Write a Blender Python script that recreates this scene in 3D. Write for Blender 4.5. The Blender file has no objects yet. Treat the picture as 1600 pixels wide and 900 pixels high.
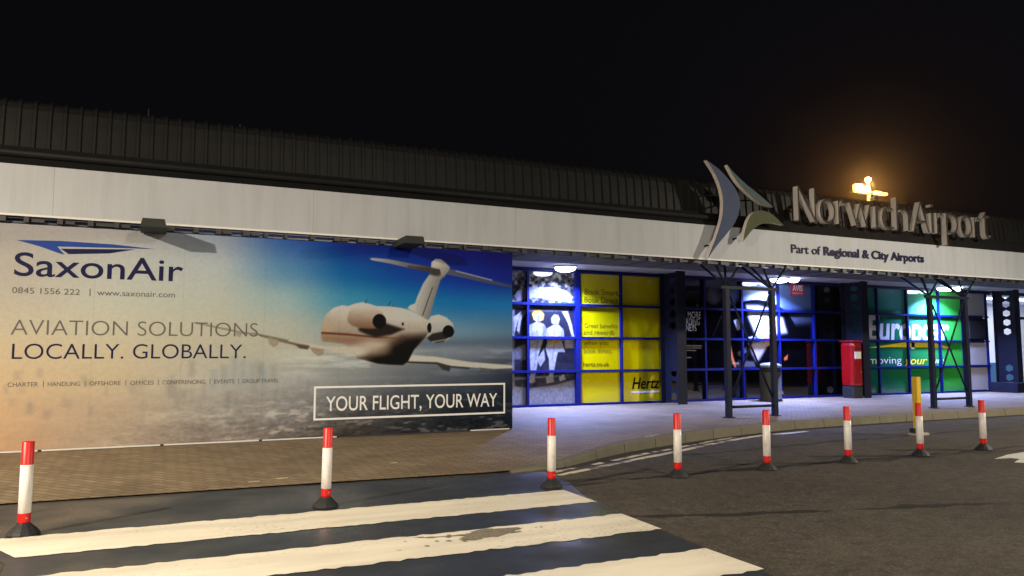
import bpy, bmesh, math, random
import numpy as np
from mathutils import Vector, Matrix
random.seed(7)
R = math.radians
SC = bpy.context.scene
COL = SC.collection

# ------------------------------------------------------------------ camera
cam_d = bpy.data.cameras.new('camera'); cam = bpy.data.objects.new('camera', cam_d); COL.objects.link(cam)
cam.location = (0, 0, 1.6)
cam.rotation_euler = (R(90 + 4.844), 0, R(-24.91))
cam_d.sensor_width = 36; cam_d.lens = 36 * 1180 / 1600
cam_d.clip_start = 0.05; cam_d.clip_end = 2000
SC.camera = cam

# ------------------------------------------------------------------ sky (night)
w = bpy.data.worlds.new('World'); SC.world = w; w.use_nodes = True
nt = w.node_tree; nt.nodes.clear()
sky = nt.nodes.new('ShaderNodeTexSky'); sky.sky_type = 'NISHITA'; sky.sun_disc = False
sky.sun_elevation = R(-8); sky.sun_rotation = R(200)
bg = nt.nodes.new('ShaderNodeBackground'); bg.inputs['Strength'].default_value = 0.05
bg2 = nt.nodes.new('ShaderNodeBackground'); bg2.inputs['Color'].default_value = (0.0026, 0.0026, 0.0036, 1); bg2.inputs['Strength'].default_value = 1.0
add = nt.nodes.new('ShaderNodeAddShader'); wo = nt.nodes.new('ShaderNodeOutputWorld')
nt.links.new(sky.outputs[0], bg.inputs['Color']); nt.links.new(bg.outputs[0], add.inputs[0]); nt.links.new(bg2.outputs[0], add.inputs[1])
nt.links.new(add.outputs[0], wo.inputs['Surface'])

# ------------------------------------------------------------------ exposure
vs = SC.view_settings
vs.view_transform = 'Standard'; vs.look = 'None'; vs.gamma = 1; vs.exposure = 0.0; vs.use_curve_mapping = False
SC.cycles.use_denoising = True
SC.cycles.max_bounces = 6
SC.cycles.sample_clamp_indirect = 4.0

# ------------------------------------------------------------------ two forecourt street lamps out of view, and one added fill lamp
def street_fill_spot(name, loc, power, col, spot=168, blend=0.55, radius=0.22, aim=None):
    d = bpy.data.lights.new(name, 'SPOT'); d.energy = power; d.color = col; d.spot_size = R(spot); d.spot_blend = blend
    d.shadow_soft_size = radius
    o = bpy.data.objects.new(name, d); o.location = loc; COL.objects.link(o)
    if aim:
        o.rotation_euler = (Vector(aim) - Vector(loc)).to_track_quat('-Z', 'Y').to_euler()
    return o
WARM = (1.0, 0.86, 0.66)
CREAM = (1.0, 0.90, 0.74)
street_fill_spot('street_or_fill_light', (-8.9, 3.2, 6.4), 12500, WARM, spot=158, blend=1.0, aim=(-5.8, 5.2, 0), radius=0.09)
street_fill_spot('street_or_fill_light', (22.0, 3.6, 6.4), 6800, CREAM, spot=160, blend=1.0, aim=(18.0, 6.0, 0))
street_fill_spot('street_or_fill_light', (6.0, -9.0, 8.0), 6000, CREAM, spot=160, blend=1.0, aim=(6.0, 0.0, 0), radius=0.5)  # added frontal fill to even out the fascia, not a street lamp
LED = (0.31, 0.41, 1.0)
def canopy_lamp_light(x, y, z, power):
    d = bpy.data.lights.new('canopy_lamp_light', 'AREA'); d.shape = 'DISK'; d.size = 0.34; d.energy = power; d.color = LED; d.spread = R(138)
    o = bpy.data.objects.new('canopy_lamp_light', d); o.location = (x, y, z); COL.objects.link(o)
LEDX = (2.1, 9.52, 16.9, 24.45, 31.9)

# ------------------------------------------------------------------ helpers
def srgb(c):
    c = np.asarray(c, float) / 255.0
    return np.where(c <= 0.04045, c / 12.92, ((c + 0.055) / 1.055) ** 2.4)

MATS = {}
def mat(name, col, rough=0.6, metal=0.0, var=0.15, scale=6.0, bump=0.0, bscale=60.0, coat=0.0, spec=0.5, emit=None):
    if name in MATS: return MATS[name]
    m = bpy.data.materials.new(name); m.use_nodes = True; MATS[name] = m
    n = m.node_tree.nodes; l = m.node_tree.links; b = n['Principled BSDF']
    tc = n.new('ShaderNodeTexCoord'); nz = n.new('ShaderNodeTexNoise'); nz.inputs['Scale'].default_value = scale; nz.inputs['Detail'].default_value = 5
    l.new(tc.outputs['Object'], nz.inputs['Vector'])
    mx = n.new('ShaderNodeMixRGB'); c = np.array(col)
    mx.inputs[1].default_value = (*np.clip(c * (1 - var), 0, 1), 1); mx.inputs[2].default_value = (*np.clip(c * (1 + var), 0, 1), 1)
    l.new(nz.outputs['Fac'], mx.inputs[0]); l.new(mx.outputs[0], b.inputs['Base Color'])
    b.inputs['Roughness'].default_value = rough; b.inputs['Metallic'].default_value = metal
    b.inputs['Coat Weight'].default_value = coat; b.inputs['Coat Roughness'].default_value = 0.05
    b.inputs['Specular IOR Level'].default_value = spec
    if bump:
        n2 = n.new('ShaderNodeTexNoise'); n2.inputs['Scale'].default_value = bscale; n2.inputs['Detail'].default_value = 4
        l.new(tc.outputs['Object'], n2.inputs['Vector'])
        bp = n.new('ShaderNodeBump'); bp.inputs['Strength'].default_value = bump; bp.inputs['Distance'].default_value = 0.01
        l.new(n2.outputs['Fac'], bp.inputs['Height']); l.new(bp.outputs[0], b.inputs['Normal'])
    if emit:
        b.inputs['Emission Color'].default_value = (*emit[0], 1); b.inputs['Emission Strength'].default_value = emit[1]
    return m

def print_mat(name, rough=0.45, coat=0.0, spec=0.4):
    """a printed sheet: the picture is stored per vertex on the sheet's own fine mesh"""
    m = bpy.data.materials.new(name); m.use_nodes = True
    n = m.node_tree.nodes; l = m.node_tree.links; b = n['Principled BSDF']
    a = n.new('ShaderNodeAttribute'); a.attribute_name = 'ink'
    l.new(a.outputs['Color'], b.inputs['Base Color'])
    b.inputs['Roughness'].default_value = rough; b.inputs['Coat Weight'].default_value = coat; b.inputs['Coat Roughness'].default_value = 0.02
    b.inputs['Specular IOR Level'].default_value = spec
    return m

def link(name, me, parent=None):
    o = bpy.data.objects.new(name, me); COL.objects.link(o)
    if parent: o.parent = parent; o.matrix_parent_inverse = parent.matrix_world.inverted() if False else Matrix.Identity(4)
    return o

class MB:
    """collects simple shapes into one bmesh; coordinates are relative to origin (ox,oy,oz)"""
    def __init__(s): s.bm = bmesh.new(); s.slots = []
    def _mi(s, m):
        if m is None: return 0
        if m not in s.slots: s.slots.append(m)
        return s.slots.index(m)
    def box(s, x0, x1, y0, y1, z0, z1, m=None, bevel=0.0):
        mi = s._mi(m)
        vs_ = [s.bm.verts.new(p) for p in ((x0,y0,z0),(x1,y0,z0),(x1,y1,z0),(x0,y1,z0),(x0,y0,z1),(x1,y0,z1),(x1,y1,z1),(x0,y1,z1))]
        fs = []
        for q in ((0,3,2,1),(4,5,6,7),(0,1,5,4),(1,2,6,5),(2,3,7,6),(3,0,4,7)):
            f = s.bm.faces.new([vs_[i] for i in q]); f.material_index = mi; fs.append(f)
        if bevel:
            es = {e for f in fs for e in f.edges}
            bmesh.ops.bevel(s.bm, geom=list(es), offset=bevel, segments=2, profile=0.6, affect='EDGES')
        return s
    def bar(s, a, b, r, n=8, m=None, square=False):
        mi = s._mi(m)
        a = Vector(a); b = Vector(b); d = (b - a).normalized()
        u = d.cross(Vector((0,0,1)))
        if u.length < 1e-3: u = Vector((1,0,0))
        u.normalize(); v = d.cross(u)
        if square: n = 4
        off = math.pi/4 if square else 0; rr = r*math.sqrt(2) if square else r
        ra = [s.bm.verts.new(a + rr*(math.cos(off+2*math.pi*k/n)*u + math.sin(off+2*math.pi*k/n)*v)) for k in range(n)]
        rb = [s.bm.verts.new(b + rr*(math.cos(off+2*math.pi*k/n)*u + math.sin(off+2*math.pi*k/n)*v)) for k in range(n)]
        for k in range(n):
            f = s.bm.faces.new((ra[k], ra[(k+1)%n], rb[(k+1)%n], rb[k])); f.material_index = mi; f.smooth = not square
        f = s.bm.faces.new(ra[::-1]); f.material_index = mi
        f = s.bm.faces.new(rb); f.material_index = mi
        return s
    def lathe(s, prof, cx=0, cy=0, n=28, m=None, smooth=True):
        mi = s._mi(m); rings = []
        for r, z in prof:
            rings.append([s.bm.verts.new((cx + r*math.cos(2*math.pi*k/n), cy + r*math.sin(2*math.pi*k/n), z)) for k in range(n)])
        for A, B in zip(rings, rings[1:]):
            for k in range(n):
                f = s.bm.faces.new((A[k], A[(k+1)%n], B[(k+1)%n], B[k])); f.material_index = mi; f.smooth = smooth
        f = s.bm.faces.new(rings[0][::-1]); f.material_index = mi
        f = s.bm.faces.new(rings[-1]); f.material_index = mi
        return s
    def prism_xz(s, pts, y0, y1, m=None, mside=None):
        """outline in the x-z plane, y0 is the front"""
        mi = s._mi(m); ms = s._mi(mside) if mside else mi
        A = [s.bm.verts.new((x, y0, z)) for x, z in pts]; B = [s.bm.verts.new((x, y1, z)) for x, z in pts]
        f = s.bm.faces.new(A); f.material_index = mi
        f2 = s.bm.faces.new(B[::-1]); f2.material_index = mi
        for k in range(len(pts)):
            g = s.bm.faces.new((A[k], B[k], B[(k+1)%len(pts)], A[(k+1)%len(pts)])); g.material_index = ms
        f.normal_update(); f2.normal_update(); bmesh.ops.triangulate(s.bm, faces=[f, f2])
        return s
    def prism_xy(s, pts, z0, z1, m=None):
        mi = s._mi(m)
        A = [s.bm.verts.new((x, y, z0)) for x, y in pts]; B = [s.bm.verts.new((x, y, z1)) for x, y in pts]
        f = s.bm.faces.new(A[::-1]); f.material_index = mi
        f2 = s.bm.faces.new(B); f2.material_index = mi
        for k in range(len(pts)):
            g = s.bm.faces.new((A[k], A[(k+1)%len(pts)], B[(k+1)%len(pts)], B[k])); g.material_index = mi
        f.normal_update(); f2.normal_update(); bmesh.ops.triangulate(s.bm, faces=[f, f2])
        return s
    def sheet_xy(s, pts, z, m=None):
        mi = s._mi(m)
        f = s.bm.faces.new([s.bm.verts.new((x, y, z)) for x, y in pts]); f.material_index = mi
        f.normal_update(); bmesh.ops.triangulate(s.bm, faces=[f])
        return s
    def quad(s, pts, m=None):
        mi = s._mi(m); f = s.bm.faces.new([s.bm.verts.new(p) for p in pts]); f.material_index = mi; return s
    def build(s, name, material=None, parent=None):
        bmesh.ops.recalc_face_normals(s.bm, faces=s.bm.faces)
        me = bpy.data.meshes.new(name); s.bm.to_mesh(me); s.bm.free()
        if s.slots:
            for m in s.slots: me.materials.append(m)
        else: me.materials.append(material)
        return link(name, me, parent)

def tag(o, label=None, cat=None, group=None, kind=None):
    if label: o['label'] = label
    if cat: o['category'] = cat
    if group: o['group'] = group
    if kind: o['kind'] = kind
    return o
def thing(name, loc, label, cat, group=None):
    o = bpy.data.objects.new(name, None); o.empty_display_size = 0.2; o.location = loc; COL.objects.link(o)
    return tag(o, label, cat, group)
def struct(o): o['kind'] = 'structure'; return o

_capcache = {}
def text_verts(body, bold=0.0, shear=0.0, extrude=0.0, spacing=1.0):
    c = bpy.data.curves.new('t', 'FONT'); c.body = body; c.offset = bold; c.shear = shear; c.extrude = extrude; c.resolution_u = 6; c.space_character = spacing
    o = bpy.data.objects.new('t', c); COL.objects.link(o)
    dg = bpy.context.evaluated_depsgraph_get(); ev = o.evaluated_get(dg); me = ev.to_mesh()
    v = np.array([tuple(q.co) for q in me.vertices]); f = [tuple(p.vertices) for p in me.polygons]; nrm = [p.normal.z for p in me.polygons]
    ev.to_mesh_clear(); bpy.data.objects.remove(o); bpy.data.curves.remove(c)
    return v, f, nrm
CAP = 0.0
def lettering(name, body, x0, x1, zb, cap, y, material, parent=None, bold=0.0, shear=0.0, depth=0.0, side=None, spacing=1.0, off=(0,0,0), fitz=None, slant=0.0):
    """a line of lettering facing -y from x0 to x1 with its baseline at zb; cap = capital height"""
    global CAP
    if not CAP:
        hv, _, _ = text_verts('H'); CAP = hv[:,1].max()
    v, f, nrm = text_verts(body, bold, shear, 0.5 if depth else 0.0, spacing)
    mn = v[:,0].min(); sx = (x1 - x0) / (v[:,0].max() - mn)
    X = x0 + (v[:,0] - mn) * sx
    if fitz: Z = fitz[0] + (v[:,1] - v[:,1].min()) * (fitz[1]-fitz[0]) / (v[:,1].max() - v[:,1].min())
    else: Z = zb + v[:,1] * cap / CAP + slant * (X - x0)
    Y = y - v[:,2] * depth if depth else np.full(len(X), y)
    me = bpy.data.meshes.new(name)
    me.from_pydata([(X[i]-off[0], Y[i]-off[1], Z[i]-off[2]) for i in range(len(X))], [], f)
    me.materials.append(material)
    if side:
        me.materials.append(side)
        for p, nz in zip(me.polygons, nrm): p.material_index = 0 if nz > 0.8 else 1
    return link(name, me, parent)

# ---- little picture maker for the printed adverts (numpy, in metres on the sheet) ----
class Pic:
    def __init__(s, x0, x1, z0, z1, res):
        s.nx = int((x1-x0)*res)+1; s.nz = int((z1-z0)*res)+1
        s.x = np.linspace(x0, x1, s.nx); s.z = np.linspace(z0, z1, s.nz)
        s.X, s.Z = np.meshgrid(s.x, s.z); s.px = 1.0/res
        s.img = np.zeros((s.nz, s.nx, 3))
    def cover(s, pts, feather=0.0):
        p = np.array(pts, float); X, Z = s.X, s.Z
        inside = np.zeros(X.shape, bool); d2 = np.full(X.shape, 1e9); n = len(p)
        for i in range(n):
            a = p[i]; b = p[(i+1) % n]; e = b - a
            wx = X - a[0]; wz = Z - a[1]
            t = np.clip((wx*e[0]+wz*e[1])/max(e@e, 1e-12), 0, 1)
            d2 = np.minimum(d2, (wx-e[0]*t)**2+(wz-e[1]*t)**2)
            if abs(b[1]-a[1]) > 1e-9:
                c = ((a[1] > Z) != (b[1] > Z)) & (X < (b[0]-a[0])*(Z-a[1])/(b[1]-a[1])+a[0])
                inside ^= c
        d = np.sqrt(d2); d = np.where(inside, d, -d)
        ww = max(feather, s.px*0.6)
        t = np.clip(d/ww*0.5+0.5, 0, 1)
        return t*t*(3-2*t)
    def put(s, a, col):
        s.img += a[..., None]*(np.asarray(col, float) - s.img)
    def poly(s, pts, col, feather=0.0, alpha=1.0): s.put(s.cover(pts, feather)*alpha, col); return s
    def grad(s, pts, c0, c1, p0, p1, feather=0.0, alpha=1.0):
        p0 = np.array(p0); p1 = np.array(p1); e = p1-p0
        t = np.clip(((s.X-p0[0])*e[0]+(s.Z-p0[1])*e[1])/(e@e), 0, 1)[..., None]
        s.put(s.cover(pts, feather)*alpha, np.asarray(c0, float)*(1-t)+np.asarray(c1, float)*t); return s
    def blob(s, c, rx, rz, col, alpha=1.0, soft=1.0, clip=None):
        r = np.sqrt(((s.X-c[0])/rx)**2+((s.Z-c[1])/rz)**2)
        a = np.clip((1-r)/soft, 0, 1); a = a*a*(3-2*a)*alpha
        if clip is not None: a = a*clip
        s.put(a, col); return s
    def line(s, a, b, w, col, alpha=1.0):
        a = np.array(a); b = np.array(b); e = b-a
        t = np.clip(((s.X-a[0])*e[0]+(s.Z-a[1])*e[1])/(e@e), 0, 1)
        d = np.sqrt((s.X-a[0]-e[0]*t)**2+(s.Z-a[1]-e[1]*t)**2)
        s.put(np.clip((w/2-d)/s.px+0.5, 0, 1)*alpha, col); return s
    def noise(s, sx, sz, seed, octaves=3):
        rng = np.random.RandomState(seed); out = np.zeros(s.X.shape); amp = 1; tot = 0
        for o in range(octaves):
            gx = int((s.x[-1]-s.x[0])/sx*2**o)+3; gz = int((s.z[-1]-s.z[0])/sz*2**o)+3
            g = rng.rand(gz, gx)
            u = (s.X-s.x[0])/sx*2**o; v = (s.Z-s.z[0])/sz*2**o
            i = u.astype(int); j = v.astype(int); fu = u-i; fv = v-j
            fu = fu*fu*(3-2*fu); fv = fv*fv*(3-2*fv)
            i = np.clip(i, 0, gx-2); j = np.clip(j, 0, gz-2)
            out += amp*((g[j,i]*(1-fu)+g[j,i+1]*fu)*(1-fv)+(g[j+1,i]*(1-fu)+g[j+1,i+1]*fu)*fv); tot += amp; amp *= 0.5
        return out/tot
    def sheet(s, name, y, thick, material, parent, gain=1.0, off=(0,0,0), hi=0.82, black=0.0):
        """the finished picture as a printed sheet of real thickness"""
        lin = np.clip(srgb(np.clip(s.img, 0, 255))*np.asarray(gain), 0, hi)
        if black: lin = np.clip(lin*1.06-black, 0.002, hi)
        nz, nx = s.nz, s.nx
        co = np.empty((nz*nx+4, 3)); co[:nz*nx,0] = s.X.ravel()-off[0]; co[:nz*nx,1] = y-off[1]; co[:nz*nx,2] = s.Z.ravel()-off[2]
        c4 = [(s.x[0],s.z[0]),(s.x[-1],s.z[0]),(s.x[-1],s.z[-1]),(s.x[0],s.z[-1])]
        for k,(a,b) in enumerate(c4): co[nz*nx+k] = (a-off[0], y+thick-off[1], b-off[2])
        idx = np.arange(nz*nx).reshape(nz, nx)
        q = np.stack([idx[:-1,:-1], idx[:-1,1:], idx[1:,1:], idx[1:,:-1]], -1).reshape(-1, 4)
        B = nz*nx
        cr = [idx[0,0], idx[0,-1], idx[-1,-1], idx[-1,0]]
        faces = np.vstack([q, [[B+3,B+2,B+1,B]], [[cr[k], B+k, B+(k+1)%4, cr[(k+1)%4]] for k in range(4)]])
        me = bpy.data.meshes.new(name)
        me.vertices.add(len(co)); me.vertices.foreach_set('co', co.ravel())
        me.loops.add(faces.size); me.loops.foreach_set('vertex_index', faces.ravel().astype(np.int32))
        me.polygons.add(len(faces)); me.polygons.foreach_set('loop_start', np.arange(0, faces.size, 4, dtype=np.int32)); me.polygons.foreach_set('loop_total', np.full(len(faces), 4, dtype=np.int32))
        me.update(calc_edges=True); me.validate()
        at = me.color_attributes.new('ink', 'FLOAT_COLOR', 'POINT')
        rgba = np.ones((len(co), 4)); rgba[:B,:3] = lin.reshape(-1, 3); rgba[B:,:3] = 0.12
        at.data.foreach_set('color', rgba.ravel())
        me.materials.append(material)
        return link(name, me, parent)

# ------------------------------------------------------------------ materials
m_white = mat('white_panel', (0.37, 0.385, 0.41), 0.55, var=0.06, scale=0.9)
m_lip = mat('white_trim', (0.6, 0.59, 0.56), 0.4, var=0.05)
m_roof = mat('roof_metal', (0.0095, 0.0095, 0.0092), 0.5, 0.0, spec=0.16, var=0.35, scale=2.5, bump=0.1, bscale=15)
m_gut = mat('gutter_dark', (0.006, 0.006, 0.006), 0.7, var=0.3, spec=0.1)
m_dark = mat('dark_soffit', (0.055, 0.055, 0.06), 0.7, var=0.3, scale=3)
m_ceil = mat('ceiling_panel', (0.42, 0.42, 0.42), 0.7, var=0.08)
m_frame = mat('blue_frame', (0.003, 0.007, 0.10), 0.45, var=0.12, spec=0.15)
m_navy = mat('navy_steel', (0.011, 0.013, 0.027), 0.55, var=0.3, scale=8, bump=0.05, spec=0.15)
m_black = mat('black_rubber', (0.012, 0.012, 0.013), 0.65, var=0.3, scale=30, bump=0.2, bscale=90)
m_wall = mat('dark_wall', (0.03, 0.03, 0.035), 0.8)
m_grey = mat('grey_bracket', (0.032, 0.035, 0.033), 0.6, var=0.15, spec=0.1)
m_clip = mat('dark_clip', (0.02, 0.02, 0.022), 0.5)
m_rail = mat('galvanised_rail', (0.07, 0.075, 0.09), 0.4, 0.4, var=0.35, scale=5)
m_ink = mat('navy_ink', (0.012, 0.012, 0.05), 0.5, var=0.1, spec=0.08)
m_inkb = mat('blue_ink', (0.02, 0.05, 0.24), 0.5, var=0.1, spec=0.08)
m_inkk = mat('charcoal_ink', (0.035, 0.035, 0.045), 0.5, var=0.1, spec=0.08)
m_inkg = mat('grey_ink', (0.11, 0.105, 0.10), 0.5, var=0.1, spec=0.08)
m_inkw = mat('white_ink', (0.72, 0.72, 0.72), 0.5, var=0.04)

# ------------------------------------------------------------------ ground, road, pavement
def asphalt_material(name, base, cracks=True):
    m = bpy.data.materials.new(name); m.use_nodes = True
    n = m.node_tree.nodes; l = m.node_tree.links; b = n['Principled BSDF']
    tc = n.new('ShaderNodeTexCoord')
    def noise(sc, det=4, rough=0.6):
        t = n.new('ShaderNodeTexNoise'); t.inputs['Scale'].default_value = sc; t.inputs['Detail'].default_value = det; t.inputs['Roughness'].default_value = rough
        l.new(tc.outputs['Object'], t.inputs['Vector']); return t
    def ramp(src, stops):
        r = n.new('ShaderNodeValToRGB'); e = r.color_ramp.elements
        e[0].position, e[0].color = stops[0][0], (*stops[0][1], 1); e[1].position, e[1].color = stops[1][0], (*stops[1][1], 1)
        for p_, c_ in stops[2:]:
            k = e.new(p_); k.color = (*c_, 1)
        l.new(src, r.inputs[0]); return r
    def mul(a, c, f=1.0):
        x = n.new('ShaderNodeMixRGB'); x.blend_type = 'MULTIPLY'; x.inputs[0].default_value = f; l.new(a, x.inputs[1]); l.new(c, x.inputs[2]); return x
    big = noise(0.35, 4); fine = noise(55, 3, 0.7)
    vor = n.new('ShaderNodeTexVoronoi'); vor.inputs['Scale'].default_value = 42; l.new(tc.outputs['Object'], vor.inputs['Vector'])
    c = np.array(base)
    col = ramp(big.outputs['Fac'], [(0.3, c*0.75), (0.7, c*1.25)])
    g = ramp(fine.outputs['Fac'], [(0.3, (0.45,)*3), (0.72, (1.5, 1.45, 1.35))])
    col = mul(col.outputs[0], g.outputs[0])
    mid = noise(5.5, 8, 0.8); g2 = ramp(mid.outputs['Fac'], [(0.34, (0.6,)*3), (0.66, (1.45,)*3)]); col = mul(col.outputs[0], g2.outputs[0])
    sp = n.new('ShaderNodeSeparateColor'); l.new(vor.outputs['Color'], sp.inputs[0])
    chips = ramp(sp.outputs[0], [(0.86, (0, 0, 0)), (0.97, (1, 1, 1))])
    mx = n.new('ShaderNodeMixRGB'); mx.inputs[2].default_value = (0.22, 0.19, 0.15, 1)
    cf = n.new('ShaderNodeMath'); cf.operation = 'MULTIPLY'; cf.inputs[1].default_value = 0.32; l.new(chips.outputs[0], cf.inputs[0])
    l.new(cf.outputs[0], mx.inputs[0]); l.new(col.outputs[0], mx.inputs[1]); out = mx.outputs[0]
    if cracks:
        se = n.new('ShaderNodeSeparateXYZ'); l.new(tc.outputs['Object'], se.inputs[0])
        for (yc, amp, wd, seed, sl) in ((8.15, 0.9, 0.07, 3.1, 0.0), (7.6, 0.7, 0.06, 9.7, -0.3), (9.3, 1.0, 0.045, 15.3, 0.06), (8.6, 1.4, 0.04, 25.3, -0.05)):
            cb = n.new('ShaderNodeCombineXYZ'); cb.inputs[1].default_value = seed; l.new(se.outputs[0], cb.inputs[0])
            nn = n.new('ShaderNodeTexNoise'); nn.inputs['Scale'].default_value = 0.6; nn.inputs['Detail'].default_value = 6; l.new(cb.outputs[0], nn.inputs['Vector'])
            a1 = n.new('ShaderNodeMath'); a1.operation = 'MULTIPLY_ADD'; l.new(nn.outputs['Fac'], a1.inputs[0]); a1.inputs[1].default_value = amp; a1.inputs[2].default_value = yc-amp*0.5
            a2 = n.new('ShaderNodeMath'); a2.operation = 'MULTIPLY_ADD'; l.new(se.outputs[0], a2.inputs[0]); a2.inputs[1].default_value = sl; l.new(a1.outputs[0], a2.inputs[2])
            d = n.new('ShaderNodeMath'); d.operation = 'SUBTRACT'; l.new(se.outputs[1], d.inputs[0]); l.new(a2.outputs[0], d.inputs[1])
            ab = n.new('ShaderNodeMath'); ab.operation = 'ABSOLUTE'; l.new(d.outputs[0], ab.inputs[0])
            br = noise(1.3, 3); wv = n.new('ShaderNodeMath'); wv.operation = 'MULTIPLY_ADD'; l.new(br.outputs['Fac'], wv.inputs[0]); wv.inputs[1].default_value = wd*6; wv.inputs[2].default_value = -wd*2.1
            lt = n.new('ShaderNodeMath'); lt.operation = 'LESS_THAN'; l.new(ab.outputs[0], lt.inputs[0]); l.new(wv.outputs[0], lt.inputs[1])
            fm = n.new('ShaderNodeMath'); fm.operation = 'MULTIPLY'; fm.inputs[1].default_value = 0.75; l.new(lt.outputs[0], fm.inputs[0])
            mk = n.new('ShaderNodeMixRGB'); mk.inputs[2].default_value = (0.008, 0.008, 0.008, 1); l.new(fm.outputs[0], mk.inputs[0]); l.new(out, mk.inputs[1]); out = mk.outputs[0]
    l.new(out, b.inputs['Base Color'])
    b.inputs['Roughness'].default_value = 0.8; b.inputs['Specular IOR Level'].default_value = 0.25
    bp = n.new('ShaderNodeBump'); bp.inputs['Strength'].default_value = 0.55; bp.inputs['Distance'].default_value = 0.012
    l.new(fine.outputs['Fac'], bp.inputs['Height']); l.new(bp.outputs[0], b.inputs['Normal'])
    return m
m_asph = asphalt_material('asphalt', (0.072, 0.062, 0.051))
m_asph2 = asphalt_material('far_asphalt', (0.05, 0.045, 0.04), False)

struct(MB().sheet_xy([(-90,-70),(130,-70),(130,110),(-90,110)], -0.004).build('ground', m_asph2))
struct(MB().sheet_xy([(-40,-12),(60,-12),(60,12.6),(-40,12.6)], 0.0).build('road', m_asph))

def paint_material(name, base, rough, wear=0.5, wearcol=(0.09, 0.075, 0.055), thr=0.66, gloss=False):
    m = bpy.data.materials.new(name); m.use_nodes = True
    n = m.node_tree.nodes; l = m.node_tree.links; b = n['Principled BSDF']
    tc = n.new('ShaderNodeTexCoord')
    def noise(sc, det=4, vec=None):
        t = n.new('ShaderNodeTexNoise'); t.inputs['Scale'].default_value = sc; t.inputs['Detail'].default_value = det
        l.new(vec if vec else tc.outputs['Object'], t.inputs['Vector']); return t
    c = np.array(base)
    mp = n.new('ShaderNodeMapping'); mp.inputs['Scale'].default_value = (0.5, 2.2, 1); l.new(tc.outputs['Object'], mp.inputs[0])
    a = noise(1.4, 6, mp.outputs[0])
    r = n.new('ShaderNodeValToRGB'); r.color_ramp.elements[0].position = 0.3; r.color_ramp.elements[0].color = (*np.clip(c*0.80,0,1), 1); r.color_ramp.elements[1].position = 0.65; r.color_ramp.elements[1].color = (*np.clip(c*1.1,0,1), 1)
    l.new(a.outputs['Fac'], r.inputs[0])
    wv = noise(3.1, 9); wr = n.new('ShaderNodeValToRGB'); wr.color_ramp.elements[0].position = thr; wr.color_ramp.elements[1].position = thr+0.05
    l.new(wv.outputs['Fac'], wr.inputs[0])
    wm = n.new('ShaderNodeMath'); wm.operation = 'MULTIPLY'; wm.inputs[1].default_value = wear; l.new(wr.outputs[0], wm.inputs[0])
    mx = n.new('ShaderNodeMixRGB'); l.new(wm.outputs[0], mx.inputs[0]); l.new(r.outputs[0], mx.inputs[1]); mx.inputs[2].default_value = (*wearcol, 1)
    fw = noise(26, 6); fr = n.new('ShaderNodeValToRGB'); fr.color_ramp.elements[0].position = 0.58; fr.color_ramp.elements[1].position = 0.72; l.new(fw.outputs['Fac'], fr.inputs[0])
    pm = noise(0.8, 3); pr = n.new('ShaderNodeValToRGB'); pr.color_ramp.elements[0].position = 0.42; pr.color_ramp.elements[1].position = 0.66; l.new(pm.outputs['Fac'], pr.inputs[0])
    f1 = n.new('ShaderNodeMath'); f1.operation = 'MULTIPLY'; l.new(fr.outputs[0], f1.inputs[0]); l.new(pr.outputs[0], f1.inputs[1])
    f2 = n.new('ShaderNodeMath'); f2.operation = 'MULTIPLY'; l.new(f1.outputs[0], f2.inputs[0]); f2.inputs[1].default_value = wear*0.9
    m3 = n.new('ShaderNodeMixRGB'); l.new(f2.outputs[0], m3.inputs[0]); l.new(mx.outputs[0], m3.inputs[1]); m3.inputs[2].default_value = (*wearcol, 1); mx = m3
    l.new(mx.outputs[0], b.inputs['Base Color'])
    if gloss:
        g = noise(0.9, 4); gr = n.new('ShaderNodeMapRange'); gr.inputs[1].default_value = 0.35; gr.inputs[2].default_value = 0.65; gr.inputs[3].default_value = rough*0.55; gr.inputs[4].default_value = rough*1.5
        l.new(g.outputs['Fac'], gr.inputs[0]); l.new(gr.outputs[0], b.inputs['Roughness'])
    else: b.inputs['Roughness'].default_value = rough
    fine = noise(70, 3); bp = n.new('ShaderNodeBump'); bp.inputs['Strength'].default_value = 0.12 if gloss else 0.25; bp.inputs['Distance'].default_value = 0.01
    l.new(fine.outputs['Fac'], bp.inputs['Height']); l.new(bp.outputs[0], b.inputs['Normal'])
    return m
m_zw = paint_material('zebra_white', (0.80, 0.735, 0.60), 0.5, wear=0.75, thr=0.70)
m_zk = paint_material('zebra_black', (0.024, 0.029, 0.038), 0.36, wear=0.4, wearcol=(0.06, 0.06, 0.065), thr=0.62, gloss=True)
m_yl = paint_material('worn_yellow_line', (0.66, 0.58, 0.40), 0.6, wear=0.9, wearcol=(0.07, 0.06, 0.05), thr=0.52)
m_wl = paint_material('white_line', (0.66, 0.64, 0.56), 0.55, wear=0.6, thr=0.62)

# kerb line (top edge) and pavement
KL = [(-14,9.5,.02),(-6,9.5,.02),(-1.4,9.5,.02),(2.0,9.38,.02),(4.2,9.22,.025),(4.9,9.24,.05),(5.5,9.55,.10),(6.5,10.22,.16),(8.1,10.86,.17),(9.7,11.4,.17),(12,11.96,.17),(15.3,12.16,.17),(20,12.22,.17),(28,12.3,.17),(44,12.4,.17)]
def kerb_pt(x):
    xs = [k[0] for k in KL]
    return float(np.interp(x, xs, [k[1] for k in KL])), float(np.interp(x, xs, [k[2] for k in KL]))

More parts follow.
